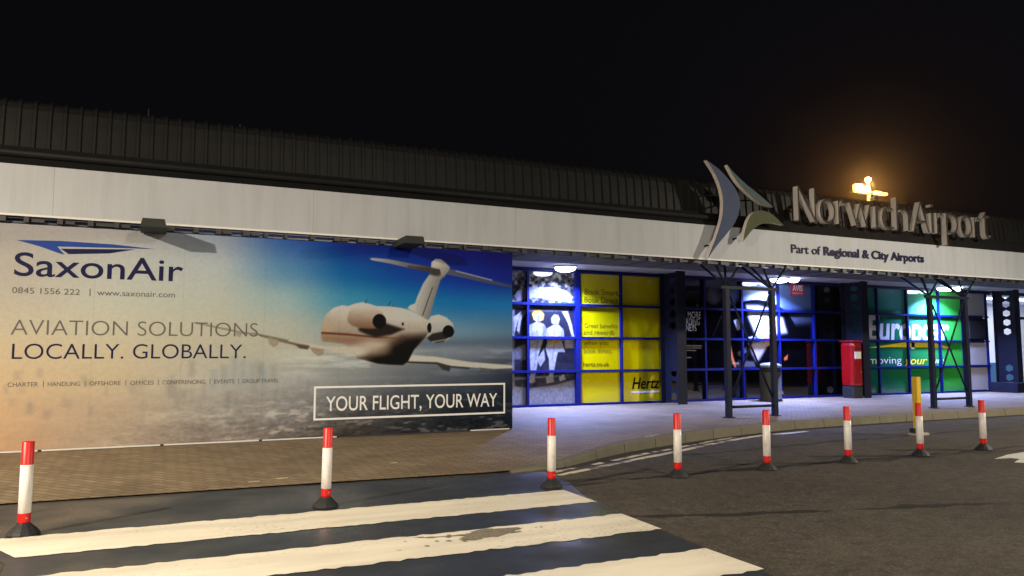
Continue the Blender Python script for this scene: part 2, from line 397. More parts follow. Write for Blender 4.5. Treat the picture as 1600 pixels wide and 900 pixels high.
# dark crossing surface: everything between the pavement edge and the first stripe, and between stripes
def ragged(x0, x1, y0, y1, slant=0.0, amp=0.022, step=0.07, s=1):
    rg = random.Random(s); top = []; bot = []
    n = int((x1-x0)/step)
    for k in range(n+1):
        x = x0+(x1-x0)*k/n
        bot.append((x + (0 if 0 < k < n else rg.uniform(-.03,.03)), y0+slant*(x-x0)+rg.uniform(-amp, amp)))
        top.append((x + (0 if 0 < k < n else rg.uniform(-.03,.03)), y1+slant*(x-x0)+rg.uniform(-amp, amp)))
    return bot + top[::-1]
erg = random.Random(77); edge = [(x, kerb_pt(x)[0]+0.02+erg.uniform(-.018,.012)) for x in np.arange(-14, 4.61, 0.15)]
blk = [(-14, 7.86)]+[(-1.6,7.86),(-1.25,7.6),(-1.0,6.9),(-0.95,6.0),(-1.0,1.0),(4.0,1.0),(4.05,4.4),(4.18,6.1),(4.36,7.5),(4.62,8.3),(4.72,9.1)]+edge[::-1]
struct(MB().sheet_xy(blk, 0.004).build('crossing_surface', m_zk))
for i, (y0, y1, xa, xb) in enumerate([(7.08,7.84,-1.32,4.30),(5.76,6.46,-1.02,4.18),(4.40,5.05,-1.0,4.08),(3.08,3.72,-1.0,4.0),(1.75,2.4,-1.0,4.0)]):
    pts = ragged(xa, xb, y0, y1, s=i+3)
    if i == 0:   # the near left corner of this stripe is worn round
        pts = [p for p in pts if not (p[0] < -0.97 and p[1] < 7.3)]
    o = struct(MB().sheet_xy(pts, 0.008).build('zebra_stripe', m_zw))
wr = [(2.02,6.39),(2.2,6.34),(2.48,6.31),(2.62,6.40),(2.75,6.42),(2.86,6.38),(3.02,6.37),(3.03,6.30),(2.93,6.24),(2.96,6.19),(2.80,6.18),(2.72,6.11),(2.60,6.13),(2.49,6.08),(2.40,6.13),(2.38,6.20),(2.48,6.24),(2.35,6.29),(2.15,6.31)]
wrg = random.Random(5); w2 = []
for a, b in zip(wr, wr[1:]+wr[:1]):
    for k in range(6):
        t_ = k/6; w2.append((a[0]+(b[0]-a[0])*t_+(wrg.uniform(-.022,.022) if k else 0), a[1]+(b[1]-a[1])*t_+(wrg.uniform(-.013,.013) if k else 0)))
m_worn = mat('worn_asphalt', (0.20,0.175,0.13), .8, var=.75, scale=30, bump=.3)
mb = MB(); mb.sheet_xy(w2, 0.012)
for k in range(26):
    cx_, cy_ = wrg.gauss(2.6,.38), wrg.gauss(6.22,.10); rr = wrg.uniform(.008,.032)
    if not 5.8 < cy_ < 6.42: continue
    mb.sheet_xy([(cx_+rr*wrg.uniform(.6,1.8)*math.cos(a_*1.047), cy_+rr*wrg.uniform(.5,1.1)*math.sin(a_*1.047)) for a_ in range(6)], 0.0135)
struct(mb.build('worn_patch', m_worn))

# block paving
def paving_material():
    m = bpy.data.materials.new('block_paving'); m.use_nodes = True
    n = m.node_tree.nodes; l = m.node_tree.links; b = n['Principled BSDF']
    tc = n.new('ShaderNodeTexCoord'); mp = n.new('ShaderNodeMapping'); mp.inputs['Rotation'].default_value = (0, 0, R(45)); l.new(tc.outputs['Object'], mp.inputs[0])
    br = n.new('ShaderNodeTexBrick'); br.inputs['Scale'].default_value = 1.0; br.inputs['Brick Width'].default_value = 0.21; br.inputs['Row Height'].default_value = 0.105
    br.inputs['Mortar Size'].default_value = 0.007; br.inputs['Mortar Smooth'].default_value = 0.3; br.inputs['Bias'].default_value = 0.0
    br.inputs['Color1'].default_value = (0.205, 0.148, 0.088, 1); br.inputs['Color2'].default_value = (0.275, 0.205, 0.125, 1); br.inputs['Mortar'].default_value = (0.085, 0.062, 0.040, 1)
    l.new(mp.outputs[0], br.inputs['Vector'])
    nz = n.new('ShaderNodeTexNoise'); nz.inputs['Scale'].default_value = 0.9; nz.inputs['Detail'].default_value = 7; l.new(tc.outputs['Object'], nz.inputs['Vector'])
    r = n.new('ShaderNodeValToRGB'); r.color_ramp.elements[0].position = 0.3; r.color_ramp.elements[0].color = (0.72, 0.71, 0.70, 1); r.color_ramp.elements[1].position = 0.7; r.color_ramp.elements[1].color = (1.1, 1.1, 1.1, 1)
    l.new(nz.outputs['Fac'], r.inputs[0])
    mx = n.new('ShaderNodeMixRGB'); mx.blend_type = 'MULTIPLY'; mx.inputs[0].default_value = 1; l.new(br.outputs['Color'], mx.inputs[1]); l.new(r.outputs[0], mx.inputs[2])
    l.new(mx.outputs[0], b.inputs['Base Color']); b.inputs['Roughness'].default_value = 0.7
    bp = n.new('ShaderNodeBump'); bp.inputs['Strength'].default_value = 0.5; bp.inputs['Distance'].default_value = 0.006; bp.invert = True
    l.new(br.outputs['Fac'], bp.inputs['Height']); l.new(bp.outputs[0], b.inputs['Normal'])
    return m
m_pave = paving_material()
bm = bmesh.new(); xs = np.arange(-14, 44.01, 0.5); rows = []
for x in xs:
    ky, kh = kerb_pt(x); ky += 0.12 if x > 5 else 0.06; ye = max(ky+0.05, 12.55)
    rows.append([bm.verts.new((x, y, z)) for y, z in ((ky, kh),(ky+(ye-ky)*.5, (kh+.17)/2 if kh < .17 else .17),(ye, .17),(18.6, .17))])
for A, B in zip(rows, rows[1:]):
    for k in range(3):
        f = bm.faces.new((A[k], B[k], B[k+1], A[k+1])); f.smooth = True
me = bpy.data.meshes.new('pavement'); bm.to_mesh(me); bm.free(); me.materials.append(m_pave); struct(link('pavement', me))
# kerb stones
m_kerb = mat('kerb_stone', (0.135, 0.118, 0.080), 0.75, var=0.3, scale=5, bump=0.3, bscale=40)
bm = bmesh.new(); seg = 0.92; x = 4.35
pts = []
xx = np.arange(4.3, 44, 0.02); yy = np.array([kerb_pt(a)[0] for a in xx]); s_ = np.concatenate([[0], np.cumsum(np.hypot(np.diff(xx), np.diff(yy)))])
sm = lambda s: (float(np.interp(s, s_, xx)), float(np.interp(s, s_, yy)))
# smooth the line a little
yy = np.convolve(np.pad(yy, 30, mode='edge'), np.ones(61)/61, 'valid')
S = 0
while S < s_[-1]-seg:
    a = Vector(sm(S+0.006)); b = Vector(sm(S+seg-0.010)); d = (b-a).normalized(); nrm = Vector((-d.y, d.x))
    za = kerb_pt(a.x)[1]+0.006; zb = kerb_pt(b.x)[1]+0.006
    P = []
    for q, z in ((a, za), (b, zb)):
        f0 = q - nrm*0.0; k0 = q + nrm*0.15
        ch = min(0.025, z*0.4)
        P.append([bm.verts.new((p_.x, p_.y, h)) for p_, h in ((f0-nrm*.012, -0.02),(f0, z-ch),(f0+nrm*ch, z),(k0, z),(k0, -0.02))])
    for k in range(4): bm.faces.new((P[0][k], P[1][k], P[1][k+1], P[0][k+1]))
    bm.faces.new(P[0]); bm.faces.new(P[1][::-1])
    S += seg
bmesh.ops.recalc_face_normals(bm, faces=bm.faces)
me = bpy.data.meshes.new('kerb'); bm.to_mesh(me); bm.free(); me.materials.append(m_kerb); struct(link('kerb', me))

def ribbon(pts, wd, z, name, m, seed=1, gaps=0.0):
    rg = random.Random(seed); mb = MB(); P = [Vector(p) for p in pts]; fine = []
    for a, b in zip(P, P[1:]):
        n = max(2, int((b-a).length/0.12))
        for k in range(n): fine.append(a.lerp(b, k/n))
    fine.append(P[-1]); Q = []
    for i, p in enumerate(fine):
        d = (fine[min(i+1, len(fine)-1)]-fine[max(i-1, 0)]).normalized(); nn = Vector((-d.y, d.x))
        Q.append((p+nn*(wd/2+rg.uniform(-.012,.012)), p-nn*(wd/2+rg.uniform(-.012,.012))))
    for A, B in zip(Q, Q[1:]):
        if rg.random() < gaps: continue
        mb.quad([(A[0].x,A[0].y,z),(B[0].x,B[0].y,z),(B[1].x,B[1].y,z),(A[1].x,A[1].y,z)])
    return struct(mb.build(name, m))
ribbon([(x, kerb_pt(x)[0]-0.075) for x in np.arange(4.9, 40, 0.4)], 0.13, 0.003, 'gutter_dirt', mat('gutter_grit', (0.022,0.019,0.015), .85, var=.5, scale=6, bump=.3), 12)
ribbon([(4.75,8.80),(5.62,9.19),(6.5,9.61),(7.44,10.0),(8.68,10.58),(9.96,11.12),(10.6,11.33),(11.3,11.42)], 0.115, 0.004, 'yellow_line', m_yl, 2, 0.03)
ribbon([(4.72,9.02),(5.64,9.42),(6.34,9.74),(6.96,10.06),(7.83,10.42),(9.06,10.98),(9.82,11.26)], 0.09, 0.004, 'yellow_line', m_yl, 5, 0.22)
ribbon([(11.0,11.30),(11.85,11.46)], 0.14, 0.008, 'white_line', m_wl, 4)
struct(MB().sheet_xy([(11.39,7.38),(12.07,7.60),(12.75,7.7),(13.1,7.45),(13.0,7.2),(12.4,7.0),(11.42,6.90),(11.30,7.03),(11.74,7.22),(11.71,7.33)], 0.004).build('road_arrow', m_wl))
for dx in (0, 0.2):
    ribbon([(7.42+dx,10.72+dx*.6),(7.66+dx,10.80+dx*.6)], 0.04, 0.176, 'pavement_mark', m_wl, 8)

for xa, yb in ((1.02,9.72),(1.36,9.80),(2.9,10.3)):
    q = kerb_pt(xa); zz = 0.02+(yb-(q[0]+.06))/(12.55-q[0]-.06)*.15+.006
    struct(MB().sheet_xy([(xa,yb),(xa+.13,yb+.01),(xa+.15,yb+.06),(xa+.05,yb+.075),(xa-.01,yb+.04)], zz).build('pavement_mark', m_yl))

# ------------------------------------------------------------------ terminal building
B = thing('terminal_building', (0, 0, 0), 'long low airport terminal with white fascia, dark ribbed roof and blue framed windows', 'building')
XL, XR = -9.0, 36.0
for k in range(12):
    MB().box(XL+k*3.75+.0012, XL+(k+1)*3.75-.0012, 12.75, 12.87, 3.585, 4.31).build('fascia_panel', m_white, B)
MB().box(XL, XR, 12.872, 12.878, 3.585, 4.31).build('fascia_backing', m_grey, B)
mb = MB(); mb.box(XL, XR, 12.735, 12.76, 3.555, 3.585); mb.build('fascia_lip', m_lip, B)
# perforated rail with clips below the fascia
mb = MB(); mb.box(XL, XR, 12.80, 12.83, 3.53, 3.553, m_rail); mb.box(XL, XR, 12.86, 12.88, 3.47, 3.495, m_rail)
rg = random.Random(4); x = XL+0.2
while x < XR:
    wv = rg.uniform(0.05, 0.12); mb.box(x, x+wv, 12.76, 12.855, 3.475, 3.575 if rg.random() < .3 else 3.552, m_clip)
    if rg.random() < 0.45: mb.box(x+wv+.02, x+wv+rg.uniform(.12,.3), 12.80, 12.84, 3.485, 3.525, m_clip)
    x += rg.uniform(0.3, 0.42)
mb.build('edge_rail', None, B)
# gutter / flashing
mb = MB(); mb.quad([(XL,12.752,4.313),(XR,12.752,4.313),(XR,12.86,4.60),(XL,12.86,4.60)]); mb.quad([(XL,12.86,4.60),(XR,12.86,4.60),(XR,13.12,4.56),(XL,13.12,4.56)])
mb.build('flashing', m_gut, B)
mb = MB(); mb.bar((XL,12.78,4.48),(10.75,12.78,4.48),0.06,14)
mb.build('gutter', mat('gutter_metal', (0.008,0.008,0.008), 0.6, var=0.3, spec=0.15), B)
# ribbed mansard roof
prof = [(13.08,4.56),(13.10,4.80),(13.12,5.04),(13.145,5.24),(13.18,5.33),(13.25,5.385),(13.36,5.415),(13.6,5.44),(14.0,5.46),(15,5.52),(18,5.6),(40,5.9)]
bm = bmesh.new(); xs = []
k = XL
while k < XR:
    for a, h in ((0,0),(0.130,0),(0.140,.026),(0.182,.026),(0.192,0)): xs.append((k+a, h))
    k += 0.2
rings = []
for x, h in xs:
    ring = []
    for i, (y, z) in enumerate(prof):
        a = prof[max(i-1,0)]; b_ = prof[min(i+1,len(prof)-1)]
        ty, tz = b_[0]-a[0], b_[1]-a[1]; ll = math.hypot(ty, tz)
        ring.append(bm.verts.new((x, y - h*tz/ll, z + h*ty/ll)))
    rings.append(ring)
for A, C in zip(rings, rings[1:]):
    for i in range(len(prof)-1): bm.faces.new((A[i], C[i], C[i+1], A[i+1]))
bmesh.ops.recalc_face_normals(bm, faces=bm.faces)
me = bpy.data.meshes.new('roof'); bm.to_mesh(me); bm.free(); me.materials.append(m_roof); roof = link('roof', me, B)
for x, y, h in ((-0.35,15.2,.30),(1.25,15.2,.22),(3.4,15.2,.2),(5.2,15.2,.2)): MB().bar((x,y,5.6),(x,y,5.78+h),0.014,6).build('roof_spike', m_grey, roof)
# soffit: dark outer part, pale inner ceiling
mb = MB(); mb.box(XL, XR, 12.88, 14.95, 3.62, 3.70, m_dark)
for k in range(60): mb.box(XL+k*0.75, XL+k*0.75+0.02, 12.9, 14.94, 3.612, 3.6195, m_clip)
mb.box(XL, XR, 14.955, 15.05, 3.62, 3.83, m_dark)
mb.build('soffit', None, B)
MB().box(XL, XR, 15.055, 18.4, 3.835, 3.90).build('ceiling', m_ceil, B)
MB().box(XL, 6.9, 17.86, 18.1, 0.0, 3.83).build('wall', m_wall, B)
mb = MB(); mb.box(6.9, 27.9, 18.2, 18.4, 0.0, 3.83); mb.box(XL, 28.0, 38, 38.2, 0, 6.0); mb.box(XL-.2, XL, 12.9, 38, 0, 5.5); mb.box(XR, XR+.2, 12.9, 38, 0, 5.5)
mb.build('back_wall', m_wall, B)
# grey beam ends that poke out under the fascia
for xa, xb in ((-0.33, 0.025), (3.64, 4.0)):
    mb = MB(); mb.prism_xz([(xa,3.42),(xb,3.42),(xb-.03,3.545),(xa+.03,3.545)], 12.10, 12.80); mb.build('beam_end', m_grey, B)
# brace at the end of the hoarding
MB().bar((5.9,12.95,3.36),(6.25,13.3,3.62),0.025,6).build('soffit_brace', m_navy, B)

# ---- glazing
HZ = [0.20, 1.09, 1.98, 2.87, 3.77]
def glazing(x0, x1, muls, wide=(), low=0.17):
    mb = MB()
    for z in HZ: mb.box(x0, x1, 17.74, 17.83, z-0.032, z+0.032)
    for x in muls:
        ww = 0.07 if x in wide else 0.03
        for za, zb in zip(HZ, HZ[1:]): mb.box(x-ww, x+ww, 17.745, 17.832, za+0.032, zb-0.032)
    mb.box(x0, x1, 17.76, 17.84, 0.165, 0.154+0.0, ) if False else None
    return mb.build('window_frame', m_frame, B)
glazing(6.95, 13.12, [6.98, 8.71, 10.21, 11.61, 13.06], (10.21,))
glazing(13.12, 20.5, [13.14, 14.51, 15.92, 17.39, 18.86, 20.3])
glazing(20.5, 27.5, [20.45, 21.75, 23.2, 24.83, 26.14, 27.42])
mb = MB(); mb.box(6.95, 27.5, 17.72, 17.86, 0.17, 0.153); 
mb = MB(); mb.box(6.95, 27.9, 17.835, 18.19, 3.77, 3.832, m_navy); mb.build('window_head', None, B)

# ---- steel columns with hexagonal openings
def column(x, plate=True):
    mb = MB()
    mb.box(x-0.15, x+0.15, 16.90, 16.925, 0.17, 3.835)             # front flange
    mb.box(x-0.15, x+0.15, 17.66, 17.685, 0.17, 3.835)             # rear flange
    y0, y1 = 16.93, 17.655; yc = (y0+y1)/2; n = 11; z0, z1 = 0.2, 3.82; h = (z1-z0)/n
    for k in range(n):
        a, b = z0+k*h, z0+(k+1)*h; zc = (a+b)/2
        hole = not (plate and k in (3, 4, 5))
        for xs_ in (x-0.012, x+0.012):
            if not hole:
                mb.quad([(xs_,y0,a),(xs_,y1,a),(xs_,y1,b),(xs_,y0,b)]); continue
            r = 0.135; hx = [(yc+r*math.sin(t*math.pi/3)*1.15, zc+r*math.cos(t*math.pi/3)*0.95) for t in range(6)]
            # outer ring of 6 corners matched to the hexagon
            ot = [(yc,b),(y1,b),(y1,a),(yc,a),(y0,a),(y0,b)]
            for t in range(6):
                p, q = hx[t], hx[(t+1)%6]; P, Q = ot[t], ot[(t+1)%6]
                mb.quad([(xs_,P[0],P[1]),(xs_,Q[0],Q[1]),(xs_,q[0],q[1]),(xs_,p[0],p[1])])
        if hole:
            for t in range(6):
                p, q = hx[t], hx[(t+1)%6]
                mb.quad([(x-0.012,p[0],p[1]),(x+0.012,p[0],p[1]),(x+0.012,q[0],q[1]),(x-0.012,q[0],q[1])])
    return mb.build('column', m_navy, B)
column(13.0); column(20.13, True); column(27.82, True)
MB().box(27.3, 28.15, 16.72, 17.72, 0.17, 0.52, bevel=0.02).build('column_plinth', m_navy, B)

# ---- pale panels and dark door head between the green advert and the last column
m_pale = mat('pale_panel', (0.42, 0.40, 0.38), 0.35, var=0.05, coat=0.3)
for za, zb in ((HZ[0],HZ[1]),(HZ[1],HZ[2]),(HZ[3],HZ[4])): MB().box(26.2, 27.37, 17.80, 17.86, za+.047, zb-.047).build('infill_panel', m_pale, B)
mb = MB(); mb.box(26.2, 27.37, 17.77, 17.86, HZ[2]+.05, HZ[3]-.05, m_navy); mb.box(26.35, 27.2, 17.70, 17.768, 2.08, 2.72, m_black); mb.build('shutter_box', None, B)
# ---- lit entrance beyond the last column
m_in = mat('interior_wall', (0.7, 0.71, 0.73), 0.6, var=0.05)
m_lit = mat('lit_ceiling_panel', (0.8,0.8,0.8), 0.5, emit=((0.85,0.92,1.0), 5.0))
mb = MB(); mb.box(27.9, 36, 21, 21.2, 0.17, 3.83, m_in); mb.box(27.86, 27.9, 18.2, 21, .17, 3.83, m_in); mb.box(27.9, 36, 17.9, 21, 3.70, 3.83, m_in); mb.box(27.9,36,17.9,21,.15,.175,m_in)
mb.build('entrance_hall', None, B)
for x in (30, 32, 34): MB().box(x-.9, x+.9, 18.6, 19.0, 3.66, 3.697).build('strip_light', m_lit, B)
d = bpy.data.lights.new('hall_light', 'AREA'); d.shape = 'RECTANGLE'; d.size = 5; d.size_y = 1.5; d.energy = 130; d.color = (0.85,0.92,1.0)
o = bpy.data.objects.new('hall_light', d); o.location = (32, 19.4, 3.62); COL.objects.link(o)
mb = MB()
for x in (28.3, 30.2, 32.2, 34.2): mb.box(x-.05, x+.05, 17.74, 17.84, .17, 3.77)
for z in (0.20, 2.87, 3.77): mb.box(28.35, 36, 17.75, 17.83, z-.05, z+.05)
mb.build('entrance_frame', m_navy, B)
mb = MB(); mb.box(30.3, 33, 20.2, 20.9, .176, 1.15, bevel=.02); mb.build('reception_desk', mat('desk', (0.03,0.07,0.08), .4), B)
MB().box(31.2, 31.45, 20.96, 20.995, 1.75, 2.05).build('wall_notice', mat('red_notice', (0.5,0.02,0.03), .5), B)

# ---- sub-title lettering on the fascia (stand-off letters)
lettering('lettering', 'Part of', 12.90, 13.80, 3.845, 0.19, 12.738, m_ink, B, bold=0.006, depth=0.014)
lettering('lettering', 'Regional & City Airports', 13.90, 17.33, 3.845, 0.19, 12.738, m_ink, B, bold=0.03, depth=0.014)

# ------------------------------------------------------------------ roof-edge sign
m_face = mat('letter_face', (0.035, 0.031, 0.029), 0.8, var=0.15, spec=0.1)  # two-tone letters; extra face/return contrast stands in for light from the left
m_side = mat('letter_return', (0.66, 0.62, 0.58), 0.6, var=0.1, scale=12, spec=0.2)
SG = thing('airport_sign', (16.4, 12.6, 4.31), 'large free-standing letters reading Norwich Airport on the terminal roof edge', 'sign')
so = (16.4, 12.6, 4.31)
xh = 5.10
for ch, a, b, z0, z1 in (('N',12.94,13.50,4.57,5.34),('o',13.62,14.13,4.55,5.12),('r',14.22,14.46,4.57,5.12),('w',14.60,15.34,4.57,5.10),('i',15.46,15.60,4.57,5.32),('c',15.70,16.12,4.55,5.10),('h',16.22,16.70,4.57,5.36),('A',16.82,17.44,4.57,5.32),('i',17.50,17.63,4.57,5.30),('r',17.72,17.96,4.57,5.10),('p',18.08,18.56,4.30,5.11),('o',18.65,19.12,4.55,5.11),('r',19.21,19.44,4.57,5.10),('t',19.56,19.90,4.56,5.26)):
    a = 12.93+(a-12.94)*0.974; b = 12.93+(b-12.94)*0.974
    lettering('letter', ch, a, b, 0, 0, 12.60, m_face, SG, bold=-0.022, depth=0.14, side=m_side, off=so, fitz=(z0, z1))
mb = MB()
for x in np.arange(13.1, 19.9, 0.68): MB().bar((x-so[0], 12.68-so[1], 4.75-so[2]), (x-so[0], 13.2-so[1], 4.92-so[2]), 0.016, 6).build('strut', m_navy, SG) 
mb.bar((13.0-so[0], 12.69-so[1], 4.66-so[2]), (19.8-so[0], 12.69-so[1], 4.66-so[2]), 0.014, 6)
mb.build('support_rail', m_navy, SG)

# ---- emblem of three curved blades
EM = thing('airport_emblem', (11.1, 12.5, 3.5), 'emblem of three curved blades standing on the fascia beside the roof letters', 'emblem')
eo = Vector((11.1, 12.5, 3.5))
m_e1 = mat('blade_blue', (0.07, 0.085, 0.14), 0.75, var=0.12, spec=0.1); m_e2 = mat('blade_teal', (0.08, 0.105, 0.11), 0.75, var=0.12, spec=0.1); m_e3 = mat('blade_olive', (0.085, 0.09, 0.052), 0.75, var=0.12, spec=0.1)
m_es = mat('blade_edge', (0.75, 0.68, 0.62), 0.6, var=0.1)
def smooth_pts(pts, n=4):
    p = np.array(pts); t = np.arange(len(p)); out = []
    for i in range(len(p)-1):
        p0 = p[max(i-1,0)]; p1 = p[i]; p2 = p[i+1]; p3 = p[min(i+2,len(p)-1)]
        for k in range(n):
            u = k/n
            out.append(tuple(0.5*((2*p1)+(-p0+p2)*u+(2*p0-5*p1+4*p2-p3)*u*u+(-p0+3*p1-3*p2+p3)*u**3)))
    out.append(tuple(p[-1])); return out
b1L = [(10.373,5.662),(10.572,5.420),(10.703,5.184),(10.777,4.956),(10.792,4.723),(10.755,4.458),(10.668,4.219),(10.552,3.951),(10.427,3.714),(10.344,3.532)]
b1R = [(10.373,5.662),(10.712,5.493),(10.964,5.297),(11.143,5.107),(11.243,4.938),(11.263,4.762),(11.200,4.550),(11.082,4.335),(10.816,4.055),(10.555,3.793),(10.344,3.532)]
b2L = [(10.929,5.619),(11.071,5.411),(11.222,5.239),(11.480,5.048),(11.723,4.905),(11.951,4.819),(12.204,4.800)]
b2R = [(10.929,5.619),(11.154,5.434),(11.448,5.240),(11.748,5.072),(11.975,4.942),(12.204,4.800)]
b3a = [(11.316,3.969),(11.376,4.209),(11.459,4.422),(11.558,4.569),(11.695,4.660),(11.888,4.693),(12.120,4.651),(12.313,4.545),(12.486,4.415)]
b3b = [(12.486,4.415),(12.269,4.436),(12.034,4.434),(11.800,4.372),(11.604,4.254),(11.448,4.110),(11.316,3.969)]
def blade(L, Rr, m):
    o = smooth_pts(L) + smooth_pts(Rr[::-1])[1:-1]
    MB().prism_xz([(x-eo.x, z-eo.z) for x, z in o], 12.54-eo.y, 12.64-eo.y, m, m_es).build('blade', None, EM)
blade(b1L, b1R, m_e1); blade(b2L, b2R, m_e2); blade(b3a, b3b[::-1], m_e3)
mb = MB()
for x, z in ((10.75,4.95),(11.05,4.75),(10.95,4.45),(11.7,4.92),(11.6,4.55),(12.0,4.5)):
    MB().bar((x-eo.x, 12.64-eo.y, z-eo.z),(x-eo.x, 13.3-eo.y, z+0.12-eo.z),0.018,6).build('strut', m_navy, EM)
for x, z in ((10.45,3.85),(11.22,4.05)): MB().bar((x-eo.x, 12.64-eo.y, z-eo.z),(x-eo.x, 12.75-eo.y, z-eo.z),0.02,6).build('strut', m_navy, EM)

# ------------------------------------------------------------------ the big hoarding
HB = thing('advertising_hoarding', (1.0, 12.9, 0.17), 'huge printed hoarding with a private jet over a hazy city under the white fascia', 'hoarding')
ho = (1.0, 12.9, 0.17)
P = Pic(-6.0, 5.97, 0.20, 3.455, 75)
xs = np.array([-6.0,-2.1,-0.75,0.78,1.86,2.93,3.95,4.97,5.97]); ts = np.array([0,.15,.3,.45,.55,.7,.85,1.0])
rowsc = [
 [(160,148,142),(165,153,146),(172,162,155),(150,155,165),(60,95,160),(15,45,130),(20,40,122),(20,30,108),(25,25,95)],
 [(178,165,150),(180,167,152),(190,184,172),(185,185,180),(95,140,175),(25,95,160),(15,70,155),(15,52,150),(25,42,130)],
 [(185,170,150),(187,172,152),(194,188,170),(190,188,172),(160,180,178),(70,145,175),(40,125,170),(35,115,175),(40,118,178)],
 [(195,175,148),(197,178,150),(200,188,162),(196,186,162),(187,184,166),(142,162,162),(130,155,165),(112,146,166),(97,128,152)],
 [(200,175,140),(203,178,142),(203,184,152),(194,182,157),(187,180,160),(172,170,157),(147,150,152),(128,133,142),(98,104,120)],
 [(205,172,132),(207,174,134),(202,177,142),(188,177,160),(176,170,160),(148,146,143),(112,113,117),(88,92,100),(52,56,70)],
 [(200,160,120),(202,162,122),(187,160,132),(170,158,144),(148,140,133),(100,98,98),(70,71,74),(47,50,57),(36,40,48)],
 [(195,150,112),(197,152,114),(177,152,127),(150,132,118),(120,108,100),(80,70,62),(50,48,48),(38,38,42),(32,34,40)]]
rowsc = np.array(rowsc, float)
T = (3.455-P.Z)/(3.455-0.20)
def smoothstep_interp(v, grid):
    i = np.clip(np.searchsorted(grid, v, side='right')-1, 0, len(grid)-2); f = np.clip((v-grid[i])/(grid[i+1]-grid[i]), 0, 1); return i, f*f*(3-2*f)*0.5+f*0.5
ix, fx = smoothstep_interp(P.X, xs); it, ft = smoothstep_interp(T, ts)
fx = fx[...,None]; ft = ft[...,None]
P.img = (rowsc[it,ix]*(1-fx)+rowsc[it,ix+1]*fx)*(1-ft)+(rowsc[it+1,ix]*(1-fx)+rowsc[it+1,ix+1]*fx)*ft
# far shore / haze band on the right of the horizon
P.poly([(3.4,1.80),(6.2,1.86),(6.2,1.68),(3.4,1.70)], (84,98,116), 0.10, 0.65)
P.poly([(4.6,1.66),(6.2,1.69),(6.2,1.55),(4.6,1.55)], (150,155,165), 0.12, 0.5)
# clouds
cl = P.noise(0.9, 0.13, 5, 4)
mask = np.clip((T-0.5)/0.12,0,1)*np.clip((0.72-T)/0.08,0,1)*np.clip((P.X-1.5)/1.0,0,1)
P.img += (mask*np.clip((cl-0.52)*6,0,1))[...,None]*45
# city: clumps of blocks, streets catching the light, fading up into the mist
c1 = P.noise(0.16, 0.045, 11, 4); c2 = P.noise(0.9, 0.22, 12, 3); c3 = P.noise(0.05, 0.02, 13, 2)
depth = np.clip((T-0.70)/0.24, 0, 1)
cs = np.clip((P.X+1.8)/4.5,0.12,1)
P.img *= (1+cs*depth*((c1-0.5)*0.55+(c3-0.5)*0.4+(c2-0.5)*0.4))[...,None]
lit = np.clip((c1-0.56)*9,0,1)*np.clip((c2-0.48)*6,0,1)*depth
P.img += (lit*np.clip((P.X+1)/3,0,1))[...,None]*np.array([46,40,34])
# tower blocks in the mist
rg = random.Random(21)
for k in range(46):
    x = rg.uniform(-2.0, 2.4); t = rg.uniform(0.66, 0.86); h = rg.uniform(0.06, 0.24)*(1.1-abs(x-0.9)/4); ww = rg.uniform(0.03, 0.09)
    z = 3.455-t*3.255
    P.poly([(x,z-0.05),(x+ww,z-0.05),(x+ww,z+h),(x,z+h)], (110,105,105), 0.05, rg.uniform(0.08,0.3))
for x, t, h in ((1.05,.70,.35),(1.18,.70,.28),(0.92,.71,.22),(1.32,.70,.24),(0.75,.72,.2),(1.5,.71,.18)):
    z = 3.455-t*3.255; P.poly([(x,z-.1),(x+.07,z-.1),(x+.07,z+h),(x,z+h)], (150,155,155), 0.07, 0.6)
# ---- the jet
K = lambda pts, col, fe=0.012, al=1.0: P.poly(pts, col, fe, al)
KF = lambda pts, col, fe=0.012, al=1.0: P.put(P.cover(pts, fe)*fc*al, col)
wing_l = [(1.37,1.94),(1.48,1.88),(1.76,1.82),(2.02,1.76),(2.25,1.74),(2.50,1.69),(2.84,1.69),(3.27,1.69),(3.22,1.51),(2.84,1.58),(2.48,1.65),(2.25,1.69),(1.76,1.80)]
K(wing_l, (203,188,165))
K([(1.36,1.93),(1.48,1.88),(1.76,1.81),(2.02,1.75),(2.25,1.71),(2.25,1.68),(2.02,1.71),(1.76,1.77),(1.48,1.85)], (120,100,78))
K([(1.58,1.83),(1.76,1.79),(1.74,1.72),(1.68,1.68),(1.61,1.73)], (152,136,116)); K([(2.00,1.73),(2.25,1.69),(2.22,1.64),(2.09,1.66)], (92,78,64)); K([(2.25,1.68),(2.49,1.65),(2.48,1.56),(2.40,1.53),(2.31,1.59)], (160,142,120))
K([(0.47,2.07),(1.16,1.93),(1.47,1.89),(1.91,1.80),(1.91,1.75),(1.47,1.86),(1.16,1.90),(0.47,2.05)], (120,110,95), .01, .8); K([(1.08,1.93),(1.19,1.90),(1.15,1.83),(1.10,1.86)], (165,152,130)); K([(1.59,1.84),(1.75,1.79),(1.71,1.69),(1.61,1.75)], (165,148,122))
K([(3.94,1.44),(4.03,1.54),(4.43,1.52),(5.11,1.42),(6.00,1.35),(6.00,1.30),(5.57,1.29),(4.76,1.35)], (205,198,180))
K([(3.94,1.44),(4.49,1.42),(4.76,1.35),(5.11,1.32),(5.11,1.29),(4.73,1.33),(4.49,1.38),(3.94,1.41)], (60,54,48)); K([(4.48,1.39),(4.75,1.35),(4.73,1.25),(4.60,1.28)], (66,60,54)); K([(5.30,1.32),(5.57,1.29),(5.49,1.24),(5.35,1.26)], (100,94,88))
